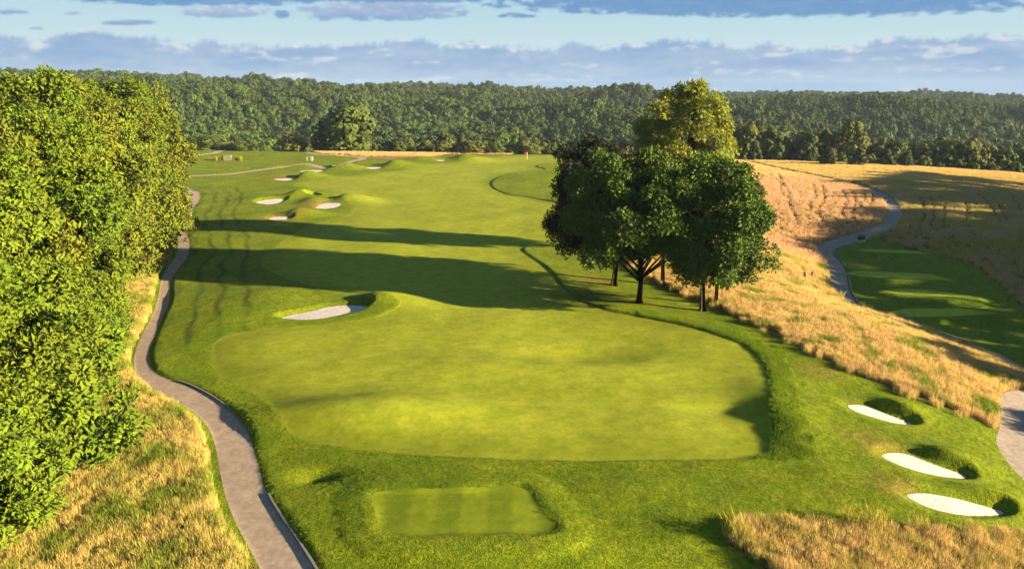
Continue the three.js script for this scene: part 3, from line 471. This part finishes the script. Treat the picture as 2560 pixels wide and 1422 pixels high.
plant(makeTree('t', { seed: 203, height: 17.8, crownBase: 5.4, radius: 6.3, clumps: 30, clump: 1.8, puff: .95, sprays: 27, spray: spray.mid, leafMaterial: LM.purple, limbs: 14, trunk: 0.38, shape: round, lean: -3.2, squash: 0.75, extra: [[-7, 6, 0, 1.4], [-7.6, 8.5, 1, 1.4], [-6.4, 4.8, 1, 1.2]] }), place(1535, 713), 'maple_tree', 'nearly black leaved maple with a thick straight trunk at the fairway side of the group', 'tree');
plant(makeTree('t', { seed: 204, height: 15.6, crownBase: 6, radius: 4.4, clumps: 20, clump: 1.7, puff: .95, sprays: 24, spray: spray.mid, leafMaterial: LM.green, limbs: 14, trunk: 0.32, shape: round }), place(1657, 712), 'maple_tree', 'green maple whose trunk stands in the golden meadow grass', 'tree');
plant(makeTree('t', { seed: 205, height: 15.5, crownBase: 6, radius: 4.6, clumps: 20, clump: 1.7, puff: .9, sprays: 24, spray: spray.mid, leafMaterial: LM.green, limbs: 14, trunk: 0.26, shape: round }), place(1790, 761), 'maple_tree', 'slim green maple close behind the pale trunked maple', 'tree');
plant(makeTree('t', { seed: 207, height: 25.0, crownBase: 8, radius: 7.0, clumps: 46, clump: 1.85, puff: .95, sprays: 24, spray: spray.small, leafMaterial: LM.pale, limbs: 30, trunk: 0.5, fork: 0.85, bark: greyBark, dense: 0.85, squash: 0.66 }), sinkTo(25.6, 111.5), 'deciduous_tree', 'tallest pale yellow green tree rising above the tree group', 'tree');
// trees outside the picture to the right, whose shade lies on the valley and the meadow
const shadeTree = makeTree('s', { seed: 301, height: 17, crownBase: 3, radius: 5.4, clumps: 20, clump: 1.8, puff: 1.1, sprays: 20, spray: spray.small, leafMaterial: LM.green, limbs: 10 });
[[74, 50, .75], [80, 62, 1.0], [92, 71, 1.1], [103, 82, 1.1], [106, 91, 1.15], [112, 98, 1.15], [118, 106, 1.2], [122, 113, 1.2], [128, 120, 1.25], [134, 127, 1.25], [146, 141, 1.3], [150, 149, 1.35], [155, 156, 1.35], [158, 164, 1.4], [163, 171, 1.4], [168, 179, 1.4], [172, 187, 1.4], [177, 196, 1.35], [182, 206, 1.3], [140, 133, .9], [164, 148, 1.3], [172, 162, 1.3], [130, 100, 1.2]].forEach(([x, d, s], i) => plant(i ? copyOf(shadeTree) : shadeTree, sinkTo(x, d), 'deciduous_tree', 'green tree in the line beyond the valley lawn', 'tree', 'trees beyond the valley lawn', i * 1.7, s));
console.log('group ready');

// ------------------------------------------------------------------ woodland: single trees along its edge, the rest one mass
function farCrown(seed, faces, size, shape, sq = 1) {                      // a whole crown of leaf clumps in one geometry, 1 m radius, 2 m tall, base at 0
  const r = rng(seed), p = [], idx = [], col = [];
  const lobes = []; for (let k = 0; k < 22; k++) { const t = (k + r()) / 22, a = k * 2.4 + r(), e = shape(t) * (0.55 + 0.3 * r()); lobes.push([Math.cos(a) * e, 0.15 + t * 1.7, Math.sin(a) * e, 0.26 + 0.2 * r(), 0.8 + 0.4 * r()]); }
  for (let k = 0; k < faces; k++) {
    const l = lobes[Math.floor(r() * lobes.length)], u = r() * 2 - 1, a = r() * 6.283, w = Math.sqrt(1 - u * u), dir = V(Math.cos(a) * w, u, Math.sin(a) * w), c = V(l[0] + dir.x * l[3], l[1] + dir.y * l[3] * 0.85, l[2] + dir.z * l[3]);
    const nrm = dir.clone().add(V((r() - .5) * .7, (r() - .3) * .5, (r() - .5) * .7)).normalize(), sd = V(r() - .5, r() - .5, r() - .5).cross(nrm).normalize(), up = nrm.clone().cross(sd), s = size * (0.6 + 0.8 * r()), b = p.length / 3;
    for (const [i, j] of [[-1, -.6], [.2, -1], [1, .5], [-.3, 1]]) { const q = c.clone().addScaledVector(sd, i * s).addScaledVector(up, j * s); p.push(q.x, Math.max(0.02, q.y), q.z); col.push(l[4], l[4], l[4]); }
    idx.push(b, b + 1, b + 2, b, b + 2, b + 3);
  }
  const g = new THREE.BufferGeometry(); g.setAttribute('position', new THREE.Float32BufferAttribute(p, 3)); g.setAttribute('color', new THREE.Float32BufferAttribute(col, 3)); g.setIndex(idx); g.computeVertexNormals(); return g;
}
const egg = (t) => Math.sqrt(Math.max(0.06, 1 - ((t - 0.42) / 0.6) ** 2)), cone = (t) => Math.max(0.05, 1 - t) * 0.95;
LM.far.vertexColors = true; LM.dark.vertexColors = true;
const edgeGeo = [farCrown(31, 2600, 0.072, egg), farCrown(32, 2600, 0.072, egg), farCrown(33, 2400, 0.072, egg)], coneGeo = farCrown(34, 1500, 0.085, cone), massGeo = [farCrown(41, 1100, 0.095, egg), farCrown(42, 1100, 0.095, egg), farCrown(43, 1000, 0.1, egg)];
const poleGeo = new THREE.CylinderGeometry(0.03, 0.05, 1, 7).translate(0, 0.5, 0);
const edgeTint = [[0.040, 0.062, 0.008], [0.054, 0.066, 0.010], [0.027, 0.044, 0.008], [0.070, 0.082, 0.011]].map(([r, g, b], i) => { const m = leafMaterial('woodland edge leaf ' + i, r, g, b, 0.2); m.vertexColors = true; return m; });
function edgeTree(x, d, h, w, geo, mat, name, label, group) {
  const g = new THREE.Group(), y = plain(x, d);
  const tr = part('trunk', poleGeo, bark, g); tr.scale.set(h * .4, h * 0.5, h * .4);
  const c = part('crown', geo, mat, g); c.scale.set(w, h * 0.46, w); c.position.y = h * 0.07;
  add(g, name); g.position.set(x, y - 0.2, -d); g.rotation.y = (x * 7.3 + d * 3.1) % 6.28;
  return tag(g, label, name === 'shrub' ? 'shrub' : 'tree', group);
}
const rT = rng(77), visibleSide = (x, d) => Math.abs(x) < 0.78 * d;
// named ones in front of the wood: [px, top row, bottom row on the crest, distance, half width px, tint, geometry, label]
for (const [px, top, bot, d, hw, tint, geo, name, label] of [
  [890, 257, 374, 300, 62, 0, 0, 'deciduous_tree', 'broad rounded tree standing alone at the far edge of the fairway'],
  [842, 292, 374, 312, 46, 2, 1, 'deciduous_tree', 'darker tree half behind the broad rounded tree'],
  [752, 330, 374, 300, 34, 1, 2, 'shrub', 'brownish shrub at the edge of the far meadow strip'],
  [640, 342, 374, 300, 36, 0, 1, 'shrub', 'rounded green shrub above the far lawn'],
  [590, 352, 374, 303, 28, 2, 0, 'shrub', 'small dark shrub above the far lawn'],
  [545, 332, 374, 302, 34, 0, 2, 'shrub', 'bushy green shrub above the utility cabinet'],
  [1005, 346, 378, 300, 18, 0, 1, 'shrub', 'small round shrub beside the broad rounded tree'],
  [1070, 350, 380, 300, 20, 2, 2, 'shrub', 'low dark shrub behind the meadow strip'],
  [1110, 352, 381, 296, 18, 1, 0, 'shrub', 'low olive shrub behind the meadow strip'],
  [1180, 344, 383, 296, 34, 1, 1, 'shrub', 'light green shrub behind the far bunker'],
  [1240, 352, 384, 298, 22, 0, 2, 'shrub', 'small green shrub behind the green'],
  [1320, 350, 386, 300, 30, 1, 0, 'shrub', 'olive shrub behind the flag'],
]) { const dir = (px - 1280) / FOCAL, s = d / cosP; const x = dir * d * 1.02, y = plain(x, d), h = (HORIZON - top) / FOCAL * d + EYE - y; edgeTree(x, d, Math.max(2, h), hw / FOCAL * d, edgeGeo[geo], edgeTint[tint], name, label); }
for (const [px, top, d, hw] of [[2050, 362, 246, 26], [2123, 362, 247, 27], [2190, 366, 250, 24], [2240, 372, 250, 22], [1868, 345, 262, 22], [1158, 330, 322, 26]]) { const x = (px - 1280) / FOCAL * d * 1.02, h = (HORIZON - top) / FOCAL * d + EYE - plain(x, d); edgeTree(x, d, h, hw / FOCAL * d, coneGeo, LM.dark, 'conifer_tree', 'dark spruce standing at the edge of the dry field', 'dark spruces along the field edge'); }
// the wood itself
const spots = [], rF = rng(91), highest = new Float32Array(800).fill(-9);
const ringed = [];
for (let D = 318; D < 2100; D += D < 1100 ? 6.6 : 9) { const n = Math.floor(1.72 * D / (D < 1100 ? 7.2 : 10)); for (let k = 0; k < n; k++) { const a = -0.84 + 1.7 * (k + rF()) / n, dd = D + (rF() - .5) * 5; ringed.push([Math.sin(a) * dd, Math.cos(a) * dd, a, dd, rF(), rF(), rF()]); } }
for (const [x, d, a, D, u, v, w] of ringed) {
  if (d < 262) continue;
  const y = d > 352 ? farHeight(x, d) : plain(x, d), col = 1280 + FOCAL * x / d, edge = col > 1830 ? mix(272, 258, clamp((col - 1830) / 700)) : 326;
  if (d < edge + 6) continue;
  const h = (10 + 7.5 * u + (v > 0.93 ? 3 : 0)) * (1 - 0.22 * sstep(600, 1000, D)) * (d < edge + 30 ? (col > 1830 ? 0.5 : 0.6) : 1), slot = Math.floor((a + 0.9) / 1.8 * 800), e = (y + h - EYE) / D;
  if (e < highest[slot] - 0.004 && D > 430) continue;                       // wholly behind what stands in front
  for (const s of [slot - 1, slot, slot + 1]) if (s >= 0 && s < 800) highest[s] = Math.max(highest[s], (y + h * 0.75 - EYE) / D);
  spots.push({ x, d, y, h, u, v, w, D, col });
}
spots.sort((p, q) => p.D - q.D);
let singles = 0; const rest = [[], [], []];
for (const s of spots) {
  if (singles < 170 && s.col > 480 && s.col < 2600 && s.D < 420) { edgeTree(s.x, s.d, s.h, s.h * (0.30 + 0.12 * s.w), edgeGeo[Math.floor(s.v * 3)], edgeTint[s.u < 0.4 ? 0 : s.u < 0.65 ? 2 : 1], 'woodland_tree', 'leafy tree along the near edge of the wood', 'trees along the near edge of the wood'); singles++; } else rest[Math.floor(s.w * 3)].push(s);
}
rest.forEach((list, k) => {
  const im = new THREE.InstancedMesh(massGeo[k], LM.far, list.length), m = new THREE.Matrix4(), q = new THREE.Quaternion(), c = new THREE.Color();
  list.forEach((s, i) => { const w = s.h * (0.31 + 0.17 * ((s.u * 7.7) % 1)); q.setFromAxisAngle(V(0, 1, 0), s.v * 6.28); im.setMatrixAt(i, m.compose(V(s.x, s.y, -s.d), q, V(w, s.h * 0.5, w))); const b = 0.55 + 0.9 * ((s.u * 5.3) % 1), g = (s.v * 13.7) % 1; im.setColorAt(i, c.setRGB(b * (0.78 + 0.36 * g), b, b * (0.75 + 0.4 * ((s.w * 9.1) % 1)))); });
  add(im, 'forest'); tag(im, 'far-off wood covering the hills to the skyline', 'forest', null, 'stuff');
});
console.log('wood', spots.length, singles);

// ------------------------------------------------------------------ tall grass
function tuft(seed, blades, height, spread, wide, headShare) {
  const r = rng(seed), p = [], c = [], idx = [];
  for (let k = 0; k < blades; k++) {
    const a = r() * 6.283, s = spread * Math.sqrt(r()), x = Math.cos(a) * s, z = Math.sin(a) * s, h = height * (0.55 + 0.5 * r()), la = r() * 6.283, ln = h * (0.10 + 0.28 * r()), lx = Math.cos(la) * ln, lz = Math.sin(la) * ln, f = r() * 6.283, wx = Math.cos(f) * wide, wz = Math.sin(f) * wide, b = p.length / 3, g = 0.8 + 0.4 * r();
    const head = r() < headShare, cs = head ? [1.0 * g, 0.90 * g, 0.72 * g] : [0.82 * g, 0.95 * g, 0.55 * g], ch = head ? [1.12 * g, 0.96 * g, 0.9 * g] : cs;
    p.push(x - wx, 0, z - wz, x + wx, 0, z + wz, x + lx * .45 - wx * .8, h * .62, z + lz * .45 - wz * .8, x + lx * .45 + wx * .8, h * .62, z + lz * .45 + wz * .8); for (let q = 0; q < 4; q++) c.push(...cs);
    const hw = head ? 1.7 : 0.7; p.push(x + lx * .45 - wx * hw, h * .66, z + lz * .45 - wz * hw, x + lx * .45 + wx * hw, h * .66, z + lz * .45 + wz * hw, x + lx, h, z + lz); for (let q = 0; q < 3; q++) c.push(...ch);
    idx.push(b, b + 1, b + 3, b, b + 3, b + 2, b + 4, b + 5, b + 6);
  }
  const g = new THREE.BufferGeometry(); g.setAttribute('position', new THREE.Float32BufferAttribute(p, 3)); g.setAttribute('color', new THREE.Float32BufferAttribute(c, 3)); g.setIndex(idx); g.computeVertexNormals(); return g;
}
const straw = new THREE.MeshPhysicalMaterial({ name: 'dry grass', color: 0xffffff, vertexColors: true, roughness: 1, specularIntensity: 0.2, transmission: 0.3, thickness: 0, side: THREE.DoubleSide });
const tuftGeo = [tuft(51, 26, 0.85, 0.26, 0.007, .7), tuft(52, 26, 0.75, 0.28, 0.007, .75), tuft(53, 24, 0.95, 0.24, 0.007, .6)], farTuft = [tuft(54, 28, 0.8, 0.5, 0.016, .8), tuft(55, 28, 0.72, 0.52, 0.016, .8)];
function sow(name, label, geos, list) {
  geos.forEach((geo, k) => {
    const mine = list.filter((_, i) => i % geos.length === k), im = new THREE.InstancedMesh(geo, straw, mine.length), m = new THREE.Matrix4(), q = new THREE.Quaternion(), c = new THREE.Color();
    mine.forEach(([x, y, d, s, tone, turn], i) => { q.setFromAxisAngle(V(0, 1, 0), turn); im.setMatrixAt(i, m.compose(V(x, y - 0.03, -d), q, V(s, s, s))); im.setColorAt(i, c.setRGB(...tone)); });
    add(im, name); tag(im, label, 'grass', null, 'stuff');
  });
}
const gold = [0.45, 0.370, 0.150], rust = [0.39, 0.295, 0.155], green = [0.130, 0.185, 0.022], olive = [0.235, 0.235, 0.055], pink = [0.44, 0.305, 0.205], drab = [0.30, 0.255, 0.150];
const others = [teeBox, mainPath, upperPath, valleyPath, fairway, valleyLawn];
const free = (x, d) => { for (const a of others) if (a.at(x, d) < 0.1) return false; return true; };
const yAt = (() => { const fi = (arr, v) => { let a = 0, b = arr.length - 2; while (a < b) { const m = (a + b + 1) >> 1; if (arr[m] <= v) a = m; else b = m - 1; } return a; }; return (x, d) => { const i = fi(xs, x), j = fi(ds, d), s = clamp((x - xs[i]) / (xs[i + 1] - xs[i])), t = clamp((d - ds[j]) / (ds[j + 1] - ds[j])); return mix(mix(Y[j * NX + i], Y[j * NX + i + 1], s), mix(Y[(j + 1) * NX + i], Y[(j + 1) * NX + i + 1], s), t); }; })();
const rG = rng(61);
{
  const left = [], right = [], field = [], nearRight = [], dry = [];
  const put = (list, x, d, s, tone) => { const y = yAt(x, d); list.push([x, y, d, s, tone, rG() * 6.283]); };
  for (let n = 0; n < 150000; n++) { const d = 30 + rG() * 115, x = -14 - rG() * 62; if (mown.at(x, d) < 0 || !free(x, d) || x < -0.7 * d - 3) continue; const w = fbm(x / 3.2, d / 3.2, 3), g = fbm(x / 6 + 20, d / 6, 3); put(left, x, d, 0.75 + 0.4 * rG() + 0.25 * w, mix3(mix3(gold, olive, clamp(0.45 + 0.9 * w)), green, clamp(0.3 + 1.6 * g))); }
  for (let n = 0; n < 18000; n++) { const d = 30 + rG() * 20, x = 10 + rG() * 28; if (nearMeadow.at(x, d) > -0.15) continue; const w = fbm(x / 2.4 + 7, d / 2.4, 3); put(nearRight, x, d, 0.7 + 0.4 * rG() + 0.3 * w, mix3(mix3(gold, rust, clamp(0.5 + 1.0 * w)), olive, clamp(0.35 + 1.1 * fbm(x / 3, d / 3 + 9, 3)))); }
  for (let n = 0; n < 60000; n++) { const d = 56 + rG() * 64, x = 16 + rG() * 46; if (mown.at(x, d) < 0.25 + 1.1 * n2(x / 2.4, d / 2.4) + 0.5 * n2(x, d) || !free(x, d) || valleySide(x, d) > 0) continue; const w = fbm(x / 3.4 + 3, d / 3.4, 3), g = fbm(x / 5, d / 5 + 30, 3); put(right, x, d, 0.7 + 0.4 * rG() + 0.2 * w, mix3(mix3(gold, rust, clamp(0.45 + 1.5 * w)), green, clamp(2.4 * g - 0.12))); }
  for (let n = 0; n < 110000; n++) { const d = 96 + rG() * 170, x = 24 + rG() * 170; if (x > 0.74 * d + 4 || mown.at(x, d) < 0 || !free(x, d)) continue; const vs = valleySide(x, d); if (vs < 0 && d < 120) continue; let tr = false; for (const t of trackAreas) if (t.at(x, d) < 0) { tr = true; break; } if (tr) continue; const w = fbm(x / 12, d / 12, 3), back = sstep(196, 216, d); put(field, x, d, 0.75 + 0.4 * rG(), vs < 0 ? mix3(mix3(pink, rust, clamp(0.4 + 0.7 * w)), gold, 0.7 * back) : mix3(mix3(drab, olive, clamp(0.45 + 1.2 * w)), gold, 0.12 + 0.5 * back)); }
  for (let n = 0; n < 9000; n++) { const d = 270 + rG() * 60, x = -95 + rG() * 95; if (dryStrip.at(x, d) > 0 && (d < 290 || mown.at(x, d) < 0.3) || !free(x, d)) continue; put(dry, x, d, 0.7 + 0.4 * rG(), mix3(mix3(pink, olive, rG()), rust, 0.4)); }
  const turf = [];
  for (let n = 0; n < 150000; n++) { const d = 37 + rG() * 45, x = -32 + rG() * 70; if (mown.at(x, d) > -0.1 || Math.abs(x) > 0.7 * d + 2) continue; const f = fairway.at(x, d); if (f < 0.08 || teeBox.at(x, d) < 0.08 || mainPath.at(x, d) < 0.25 || valleyPath.at(x, d) < 0.3 || nearMeadow.at(x, d) < 0) continue; let sandy = false; for (const b of bunkers) if (b.at(x, d) < 1.3) { sandy = true; break; } if (sandy) continue; const long = x > 14 && f < 2.2 + n2(x / 2, d / 2) && d > 47 ? 1.9 : 1, w = clamp(0.45 + 0.9 * fbm(x / 9, d / 9, 4) + 0.5 * fbm(x / 2.2, d / 2.2, 3)); if (long === 1 && rG() < 0.35) continue; put(turf, x, d, (0.7 + 0.5 * rG()) * long, mix3([0.104, 0.154, 0.008], [0.172, 0.206, 0.014], clamp(w + 0.3 * (rG() - .5)))); }
  sow('rough_grass', 'short uneven grass of the rough round the near fairway', [tuft(81, 12, 0.11, 0.16, 0.006, 0), tuft(82, 12, 0.13, 0.18, 0.006, 0)], turf);
  console.log('turf', turf.length);
  sow('tall_grass', 'tall golden and green meadow grass between the tree row and the cart path', tuftGeo, left);
  sow('tall_grass', 'tall rusty golden grass in front of the three bunkers', tuftGeo, nearRight);
  sow('tall_grass', 'tall golden grass on the bank above the valley path', tuftGeo, right);
  sow('tall_grass', 'dry pinkish field grass around the valley path', farTuft, field);
  sow('tall_grass', 'dry grass strip before the far trees', farTuft, dry);
  console.log('grass', left.length, nearRight.length, right.length, field.length, dry.length);
}

// ------------------------------------------------------------------ small things
const solid = (name, r, g, b, rough = 0.8, more = {}) => new THREE.MeshStandardMaterial({ name, color: new THREE.Color().setRGB(r, g, b), roughness: rough, ...more });
const concrete = solid('kerb concrete', 0.13, 0.125, 0.12, 0.95, { map: grainMap }), redCloth = solid('red cloth', 0.5, 0.02, 0.02), whitePaint = solid('white paint', 0.75, 0.75, 0.72, 0.5), cabinetGreen = solid('pale green enamel', 0.095, 0.105, 0.065, 0.6), paleGreen = solid('cream green enamel', 0.19, 0.20, 0.125, 0.6), seam = solid('dark seam', 0.05, 0.05, 0.04), mulch = solid('mulch', 0.06, 0.028, 0.016, 1), timber = solid('brown timber', 0.075, 0.042, 0.024, 0.8, { map: barkMap }), stone = solid('pale stone', 0.34, 0.30, 0.25, 0.9, { map: grainMap }), black = solid('black fabric', 0.014, 0.014, 0.015, 0.7), steel = solid('steel tube', 0.06, 0.06, 0.06, 0.4, { metalness: 0.8 });
function kerb(line, from, to, side, wide, high, name) {                    // a raised edging swept along a line on the ground
  const pts = line.slice(from, to), p = [], idx = [], uv = [];
  pts.forEach(([x, d], i) => { const a = pts[Math.max(0, i - 1)], b = pts[Math.min(pts.length - 1, i + 1)], l = Math.hypot(b[0] - a[0], b[1] - a[1]) || 1, nx = (b[1] - a[1]) / l * side, nd = -(b[0] - a[0]) / l * side, y = yAt(x - nx * 0.3, d - nd * 0.3), e = 0.02; for (const [o, h] of [[0, -0.15], [0, high - e], [e, high], [wide - e, high], [wide, high - e], [wide, -0.15]]) { p.push(x + nx * o, y + h, -(d + nd * o)); uv.push(i * 0.3, o + h); } });
  for (let i = 0; i < pts.length - 1; i++) for (let k = 0; k < 5; k++) { const a = i * 6 + k; idx.push(a, a + 1, a + 6, a + 1, a + 7, a + 6); }
  for (const b of [0, (pts.length - 1) * 6]) for (let k = 1; k < 5; k++) idx.push(b, b + k, b + k + 1);
  const g = new THREE.BufferGeometry(); g.setAttribute('position', new THREE.Float32BufferAttribute(p, 3)); g.setAttribute('uv', new THREE.Float32BufferAttribute(uv, 2)); g.setIndex(idx); const q = g.toNonIndexed(); q.computeVertexNormals();
  const m = new THREE.Mesh(q, concrete); return structure(m, 'kerb', name);
}
const nearestOn = (line, px, py) => { const [x, d] = hit(px, py, ground); let best = 1e9, k = 0; line.forEach(([a, b], i) => { const q = (a - x) ** 2 + (b - d) ** 2; if (q < best) { best = q; k = i; } }); return k; };
kerb(pathRightLine, 0, nearestOn(pathRightLine, 662, 1230), 1, 0.16, 0.17, 'low concrete kerb along the near bend of the cart path');
kerb(pathRightLine, nearestOn(pathRightLine, 620, 1085), nearestOn(pathRightLine, 430, 950), 1, 0.16, 0.15, 'low concrete kerb round the bend of the cart path');
{
  const c = valleyPath.poly, side = c.map(([x, d], i) => { const a = c[Math.max(0, i - 1)], b = c[Math.min(c.length - 1, i + 1)], l = Math.hypot(b[0] - a[0], b[1] - a[1]) || 1; return [x - (b[1] - a[1]) / l * 1.5, d + (b[0] - a[0]) / l * 1.5]; });
  kerb(side, nearestOn(c, 2066, 622), nearestOn(c, 2096, 672), -1, 0.2, 0.16, 'pale kerb along the valley path beside the upper tee box');
  kerb(side, nearestOn(c, 2097, 690), nearestOn(c, 2440, 868), -1, 0.2, 0.16, 'pale kerb along the valley path beside the lower tee boxes');
}
function thing(name, pos, label, category, group, turn = 0) { const g = new THREE.Group(); add(g, name); g.position.copy(pos); g.rotation.y = turn; return tag(g, label, category, group); }
const box = (w, h, d, x = 0, y = 0, z = 0) => new THREE.BoxGeometry(w, h, d).translate(x, y, z);
{ // flag on the green
  const t = thing('golf_flag', place(1318, 399), 'thin white flagstick with a red flag standing on the far green', 'flag');
  part('flagstick', new THREE.CylinderGeometry(0.03, 0.03, 2.5, 8).translate(0, 1.25, 0), whitePaint, t);
  const f = new THREE.PlaneGeometry(0.75, 0.55, 8, 2); for (let i = 0; i < f.attributes.position.count; i++) f.attributes.position.setZ(i, 0.06 * Math.sin(f.attributes.position.getX(i) * 7)); f.computeVertexNormals();
  const cloth = part('flag', f.translate(-0.38, 2.2, 0), redCloth, t); redCloth.side = THREE.DoubleSide;
}
{ // utility cabinet in its bed of grasses
  const p = place(569, 402), t = thing('utility_cabinet', p, 'pale green metal utility cabinet between ornamental grasses on the far lawn', 'cabinet', null, 0.1);
  part('body', box(2.5, 1.9, 1.2, 0, 0.95, 0), cabinetGreen, t); part('lid', box(2.6, 0.12, 1.3, 0, 1.96, 0), cabinetGreen, t); part('door_seam', box(0.04, 1.6, 0.03, 0, 0.95, 0.605), seam, t); part('door_handle', box(0.06, 0.2, 0.05, 0.14, 1, 0.62), seam, t);
  const bed = new THREE.Mesh(new THREE.SphereGeometry(1, 24, 8).scale(5.2, 0.16, 1.6), mulch); add(bed, 'mulch_bed'); bed.position.copy(p).add(V(0.6, 0, 0.5)); tag(bed, 'dark mulch bed round the utility cabinet', 'mulch bed');
}
const clumpMat = new THREE.MeshPhysicalMaterial({ name: 'tall bright grass', color: new THREE.Color().setRGB(0.24, 0.235, 0.045), vertexColors: true, roughness: 1, specularIntensity: 0.2, transmission: 0.3, thickness: 0, side: THREE.DoubleSide });
const clumpGeo = [tuft(71, 150, 1.45, 0.55, 0.010, .75), tuft(72, 130, 1.3, 0.6, 0.010, .75)], mound = tuft(73, 240, 1.9, 0.55, 0.03, .35);
for (const [px, py, s] of [[541, 401.5, .8], [553, 401.5, .95], [592, 401.5, .75], [602, 402, .9]]) { const m = new THREE.Mesh(mound, clumpMat); add(m, 'ornamental_grass'); m.position.copy(place(px, py)).add(V(0, 0.05, 0.4)); m.scale.setScalar(s); tag(m, 'round ornamental grass clump in the mulch bed by the utility cabinet', 'grass clump', 'ornamental grasses by the utility cabinet'); }
for (const [px, py, s, label] of [[1842, 1345, 1.15, 'tall seed-headed grass clump at the corner of the meadow patch'], [1965, 1322, .8, 'grass clump on the meadow edge between the corner clump and the bunkers'], [2130, 1318, .95, 'broad grass clump on the meadow edge facing the lowest bunker'], [2185, 1322, 1.1, 'tall grass clump rising in front of the lowest bunker'], [2295, 1328, .9, 'bright grass clump right before the sand of the lowest bunker'], [2420, 1330, .7, 'low thin grass clump beside the tip of the lowest bunker'], [2070, 748, 1.0, 'tall grass clump on the bank crest beside the valley path'], [2097, 752, 1.2, 'fuller tall grass clump on the bank crest beside the valley path'], [2225, 800, .9, 'grass clump on the bank crest before the second lowest valley tee'], [2315, 838, 1.2, 'tall upright grass clump on the bank crest before the lowest valley tee'], [2415, 868, 1.0, 'sparse grass clump on the bank crest above the shaded bank']]) { const m = new THREE.Mesh(clumpGeo[px % 2], clumpMat); add(m, 'grass_clump'); m.position.copy(place(px, py)); m.scale.set(s * 1.15, s, s * 1.15); m.rotation.y = px; tag(m, label, 'grass clump', null); }
for (const [px, s, label] of [[769.5, 1, 'cream green utility pedestal standing nearer the cabinet on the far lawn'], [778.5, 1, 'cream green utility pedestal standing nearer the curl of the cart path']]) { const t = thing('utility_pedestal', place(px, 402), label, 'pedestal'); part('body', box(0.8, 1.35, 0.7, 0, 0.68, 0), paleGreen, t); part('lid', box(0.88, 0.1, 0.78, 0, 1.4, 0), paleGreen, t); part('lock', box(0.08, 0.14, 0.04, 0.2, 0.75, 0.36), seam, t); }
{ // wooden tee sign on stone at the head of the valley lawn
  const t = thing('tee_sign', place(2153, 606), 'dark timber tee sign with a gabled top on a pale stone base', 'sign', null, 0.25);
  part('stone_base', box(1.5, 0.5, 0.7, 0, 0.25, 0), stone, t); part('board', box(1.45, 0.65, 0.18, 0, 0.82, 0), timber, t);
  for (const k of [-1, 1]) { const r = part('roof_board', box(0.95, 0.07, 0.5), timber, t); r.position.set(k * 0.4, 1.32, 0); r.rotation.z = -k * 0.38; } part('post', box(0.12, 0.9, 0.12, -0.66, 0.75, -0.02), timber, t); part('post', box(0.12, 0.9, 0.12, 0.66, 0.75, -0.02), timber, t);
}
function pushCart(px, py, turn, label) {
  const t = thing('golf_push_cart', place(px, py), label, 'push cart', null, turn);
  const bag = part('bag', new THREE.CylinderGeometry(0.17, 0.15, 0.9, 12).translate(0, 0.45, 0), black, t); bag.position.set(0, 0.28, 0); bag.rotation.x = -0.35; part('bag_rim', new THREE.TorusGeometry(0.17, 0.025, 6, 14).rotateX(Math.PI / 2).translate(0, 0.9, 0), steel, bag);
  for (let k = 0; k < 4; k++) { const c = part('club', new THREE.CylinderGeometry(0.012, 0.012, 0.35, 5).translate((k - 1.5) * 0.06, 1.05, (k % 2) * 0.06), steel, bag); part('club_head', box(0.07, 0.05, 0.1, (k - 1.5) * 0.06, 1.23, (k % 2) * 0.06), black, c); }
  for (const k of [-1, 1]) { const w = part('wheel', new THREE.TorusGeometry(0.16, 0.035, 8, 18).rotateY(Math.PI / 2), black, t); w.position.set(k * 0.36, 0.19, 0.1); part('hub', new THREE.CylinderGeometry(0.04, 0.04, 0.06, 10).rotateZ(Math.PI / 2), steel, w); }
  part('axle', new THREE.CylinderGeometry(0.02, 0.02, 0.72, 6).rotateZ(Math.PI / 2).translate(0, 0.19, 0.1), steel, t); part('handle', limb([V(0, 0.3, 0.1), V(0, 0.8, -0.35), V(0.02, 1.15, -0.55)], 0.022, 0.022, 6), steel, t); part('grip', box(0.34, 0.04, 0.04, 0, 1.15, -0.55), black, t); part('front_wheel', new THREE.TorusGeometry(0.12, 0.03, 8, 16).rotateY(Math.PI / 2).translate(0, 0.15, -0.5), black, t);
}
pushCart(2015, 700, 0.4, 'black golf push cart in the grass, farther from the valley path'); pushCart(2031, 700, -0.3, 'black golf push cart with raised handle in the grass, nearer the valley path');
for (const [px, py, label] of [[966, 1286, 'small tee marker beside the lit left edge of the tee box'], [1351, 1282, 'small tee marker beside the shaded bank of the tee box']]) { const t = thing('tee_marker', place(px, py), label, 'tee marker'); part('ball', new THREE.SphereGeometry(0.05, 14, 10).translate(0, 0.09, 0), steel, t); part('spike', new THREE.CylinderGeometry(0.02, 0.012, 0.16, 8).translate(0, 0.0, 0), steel, t); }

scene.fog = new THREE.FogExp2(new THREE.Color().setRGB(0.55, 0.72, 0.95), 0.00005);
renderer.render(scene, camera);
